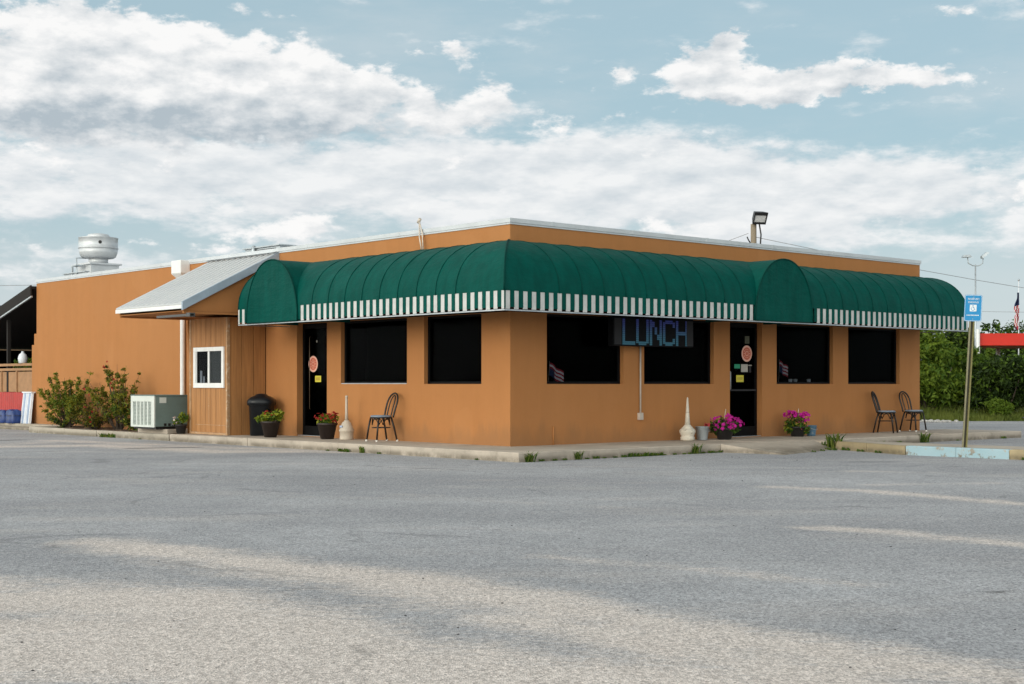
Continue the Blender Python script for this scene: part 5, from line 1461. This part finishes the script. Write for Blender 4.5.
# everywhere outside the mapped clouds: broken cloud of the same kind
out = t.math('MAXIMUM', t.step(t.math('ABSOLUTE', az), 22, 34), t.step(el, 16, 24))
cov = t.math('ADD', cov, t.math('MULTIPLY', out, t.math('MULTIPLY_ADD', t.noise(dirv, 2.2, 2, .5), 1.5, -.45)))
nv = t.scalev(dirv, (1, 1, 2.1))
def puff(v): return t.math('ADD', t.math('MULTIPLY', t.noise(v, 12, 8, .58), .5), t.math('MULTIPLY', t.noise(v, 34, 8, .62), .5))
n1 = puff(nv); n2 = puff(t.vmath('ADD', nv, (-.006, 0, .014)))
dens = t.math('ADD', t.math('MULTIPLY', t.math('SUBTRACT', n1, .5), 3.2), t.math('SUBTRACT', cov, .24))
mask = t.step(dens, -.03, .30)
bigs = lambda v: t.noise(v, 15, 2, .5)
b1 = bigs(nv); b2 = bigs(t.vmath('ADD', nv, (-.010, 0, .026)))
lit = t.math('MULTIPLY_ADD', t.math('SUBTRACT', b1, b2), 1.7, .84)
lit = t.math('MULTIPLY_ADD', t.math('SUBTRACT', n1, n2), 2.7, lit)
thick = t.step(dens, .15, .9)
gf = t.math('MULTIPLY_ADD', thick, .10, t.math('MULTIPLY', grey, t.math('MULTIPLY_ADD', t.math('SUBTRACT', n1, .5), -2.4, 1.0)))
sh = t.math('SUBTRACT', lit, t.math('MULTIPLY', gf, .85), clamp=True)
ccol = t.mix(sh, (4.7, 5.4, 5.95, 1), (10.2, 10.1, 10.0, 1))
vv = t.scalev(dirv, (1, 1, 2.9)); nb = t.noise(vv, 16, 7, .60); nb2 = t.noise(t.vmath('ADD', vv, (-.006, 0, .022)), 16, 4, .58)
vd = t.math('ADD', t.math('MULTIPLY', t.math('SUBTRACT', nb, .5), 2.2), t.math('SUBTRACT', covb, .22))
vmask = t.math('MULTIPLY', t.step(vd, -.10, .48), .90)
vcol = t.mix(t.math('MULTIPLY_ADD', t.math('SUBTRACT', nb, nb2), 2.6, .66, clamp=True), (6.5, 7.05, 7.5, 1), (9.7, 9.7, 9.7, 1))
sk = t.mix(.75, t.mix(1., sky.outputs[0], (.80, 1.0, 1.02, 1), 'MULTIPLY'), (4.9, 6.55, 7.3, 1))
hz = t.step(el, 9., .5)
sk = t.mix(t.math('MULTIPLY', hz, .72), sk, (7.2, 7.55, 7.7, 1))
# thin veil
veil = t.math('MULTIPLY', t.step(t.noise(t.scalev(dirv, (1, 1, 4)), 6, 6, .6), .4, .75), .32)
sk = t.mix(veil, sk, (7.2, 7.6, 7.8, 1))
res = t.mix(t.math('MULTIPLY', mask, .95), t.mix(vmask, sk, vcol), ccol)
# unseen sky shaped for fill light: brighter sunward, dimmed overhead and to the right
sd_ = t.vmath('DOT_PRODUCT', dirv, tuple(SUN), out=1)
br = t.math('MULTIPLY', t.math('MULTIPLY_ADD', t.step(sd_, -.45, .85), 1.9, 1.0), t.math('MULTIPLY', t.step(el, 17, 65, 1., .50), t.math('SUBTRACT', 1., t.math('MULTIPLY', t.math('MULTIPLY', t.step(el, 16, 32), t.step(sp.outputs[0], .05, .6)), .5))))
bx = t.node('ShaderNodeCombineXYZ')
for i in range(3): t.l.new(br, bx.inputs[i])
res = t.mix(1., res, bx.outputs[0], 'MULTIPLY')
res = t.mix(t.step(sd_, -.45, .85), res, t.mix(1., res, (1.06, .97, .86, 1), 'MULTIPLY'))
res = t.mix(t.step(el, -.5, -2.), res, (1.6, 1.7, 1.6, 1))
t.put(bg.inputs['Color'], res)

ld = bpy.data.lights.new('sun', 'SUN'); ld.energy = .8; ld.angle = rad(22); ld.color = (1.0, .93, .84)
lo = bpy.data.objects.new('sun', ld); COL.objects.link(lo); lo.rotation_euler = SUN.to_track_quat('Z', 'Y').to_euler(); lo.location = (-30, -10, 30)

cd = bpy.data.cameras.new('camera'); cam = bpy.data.objects.new('camera', cd); COL.objects.link(cam)
cam.location = (0, 0, 1.06); cam.rotation_euler = (rad(90), 0, 0)
cd.sensor_width = 36; cd.lens = 50; cd.shift_y = .041; cd.clip_end = 6000; cd.clip_start = .1
SC.camera = cam
SC.view_settings.view_transform = 'Standard'; SC.view_settings.look = 'None'; SC.view_settings.exposure = .27; SC.view_settings.gamma = 1
SC.cycles.use_denoising = True
SC.cycles.max_bounces = 8; SC.cycles.transparent_max_bounces = 12
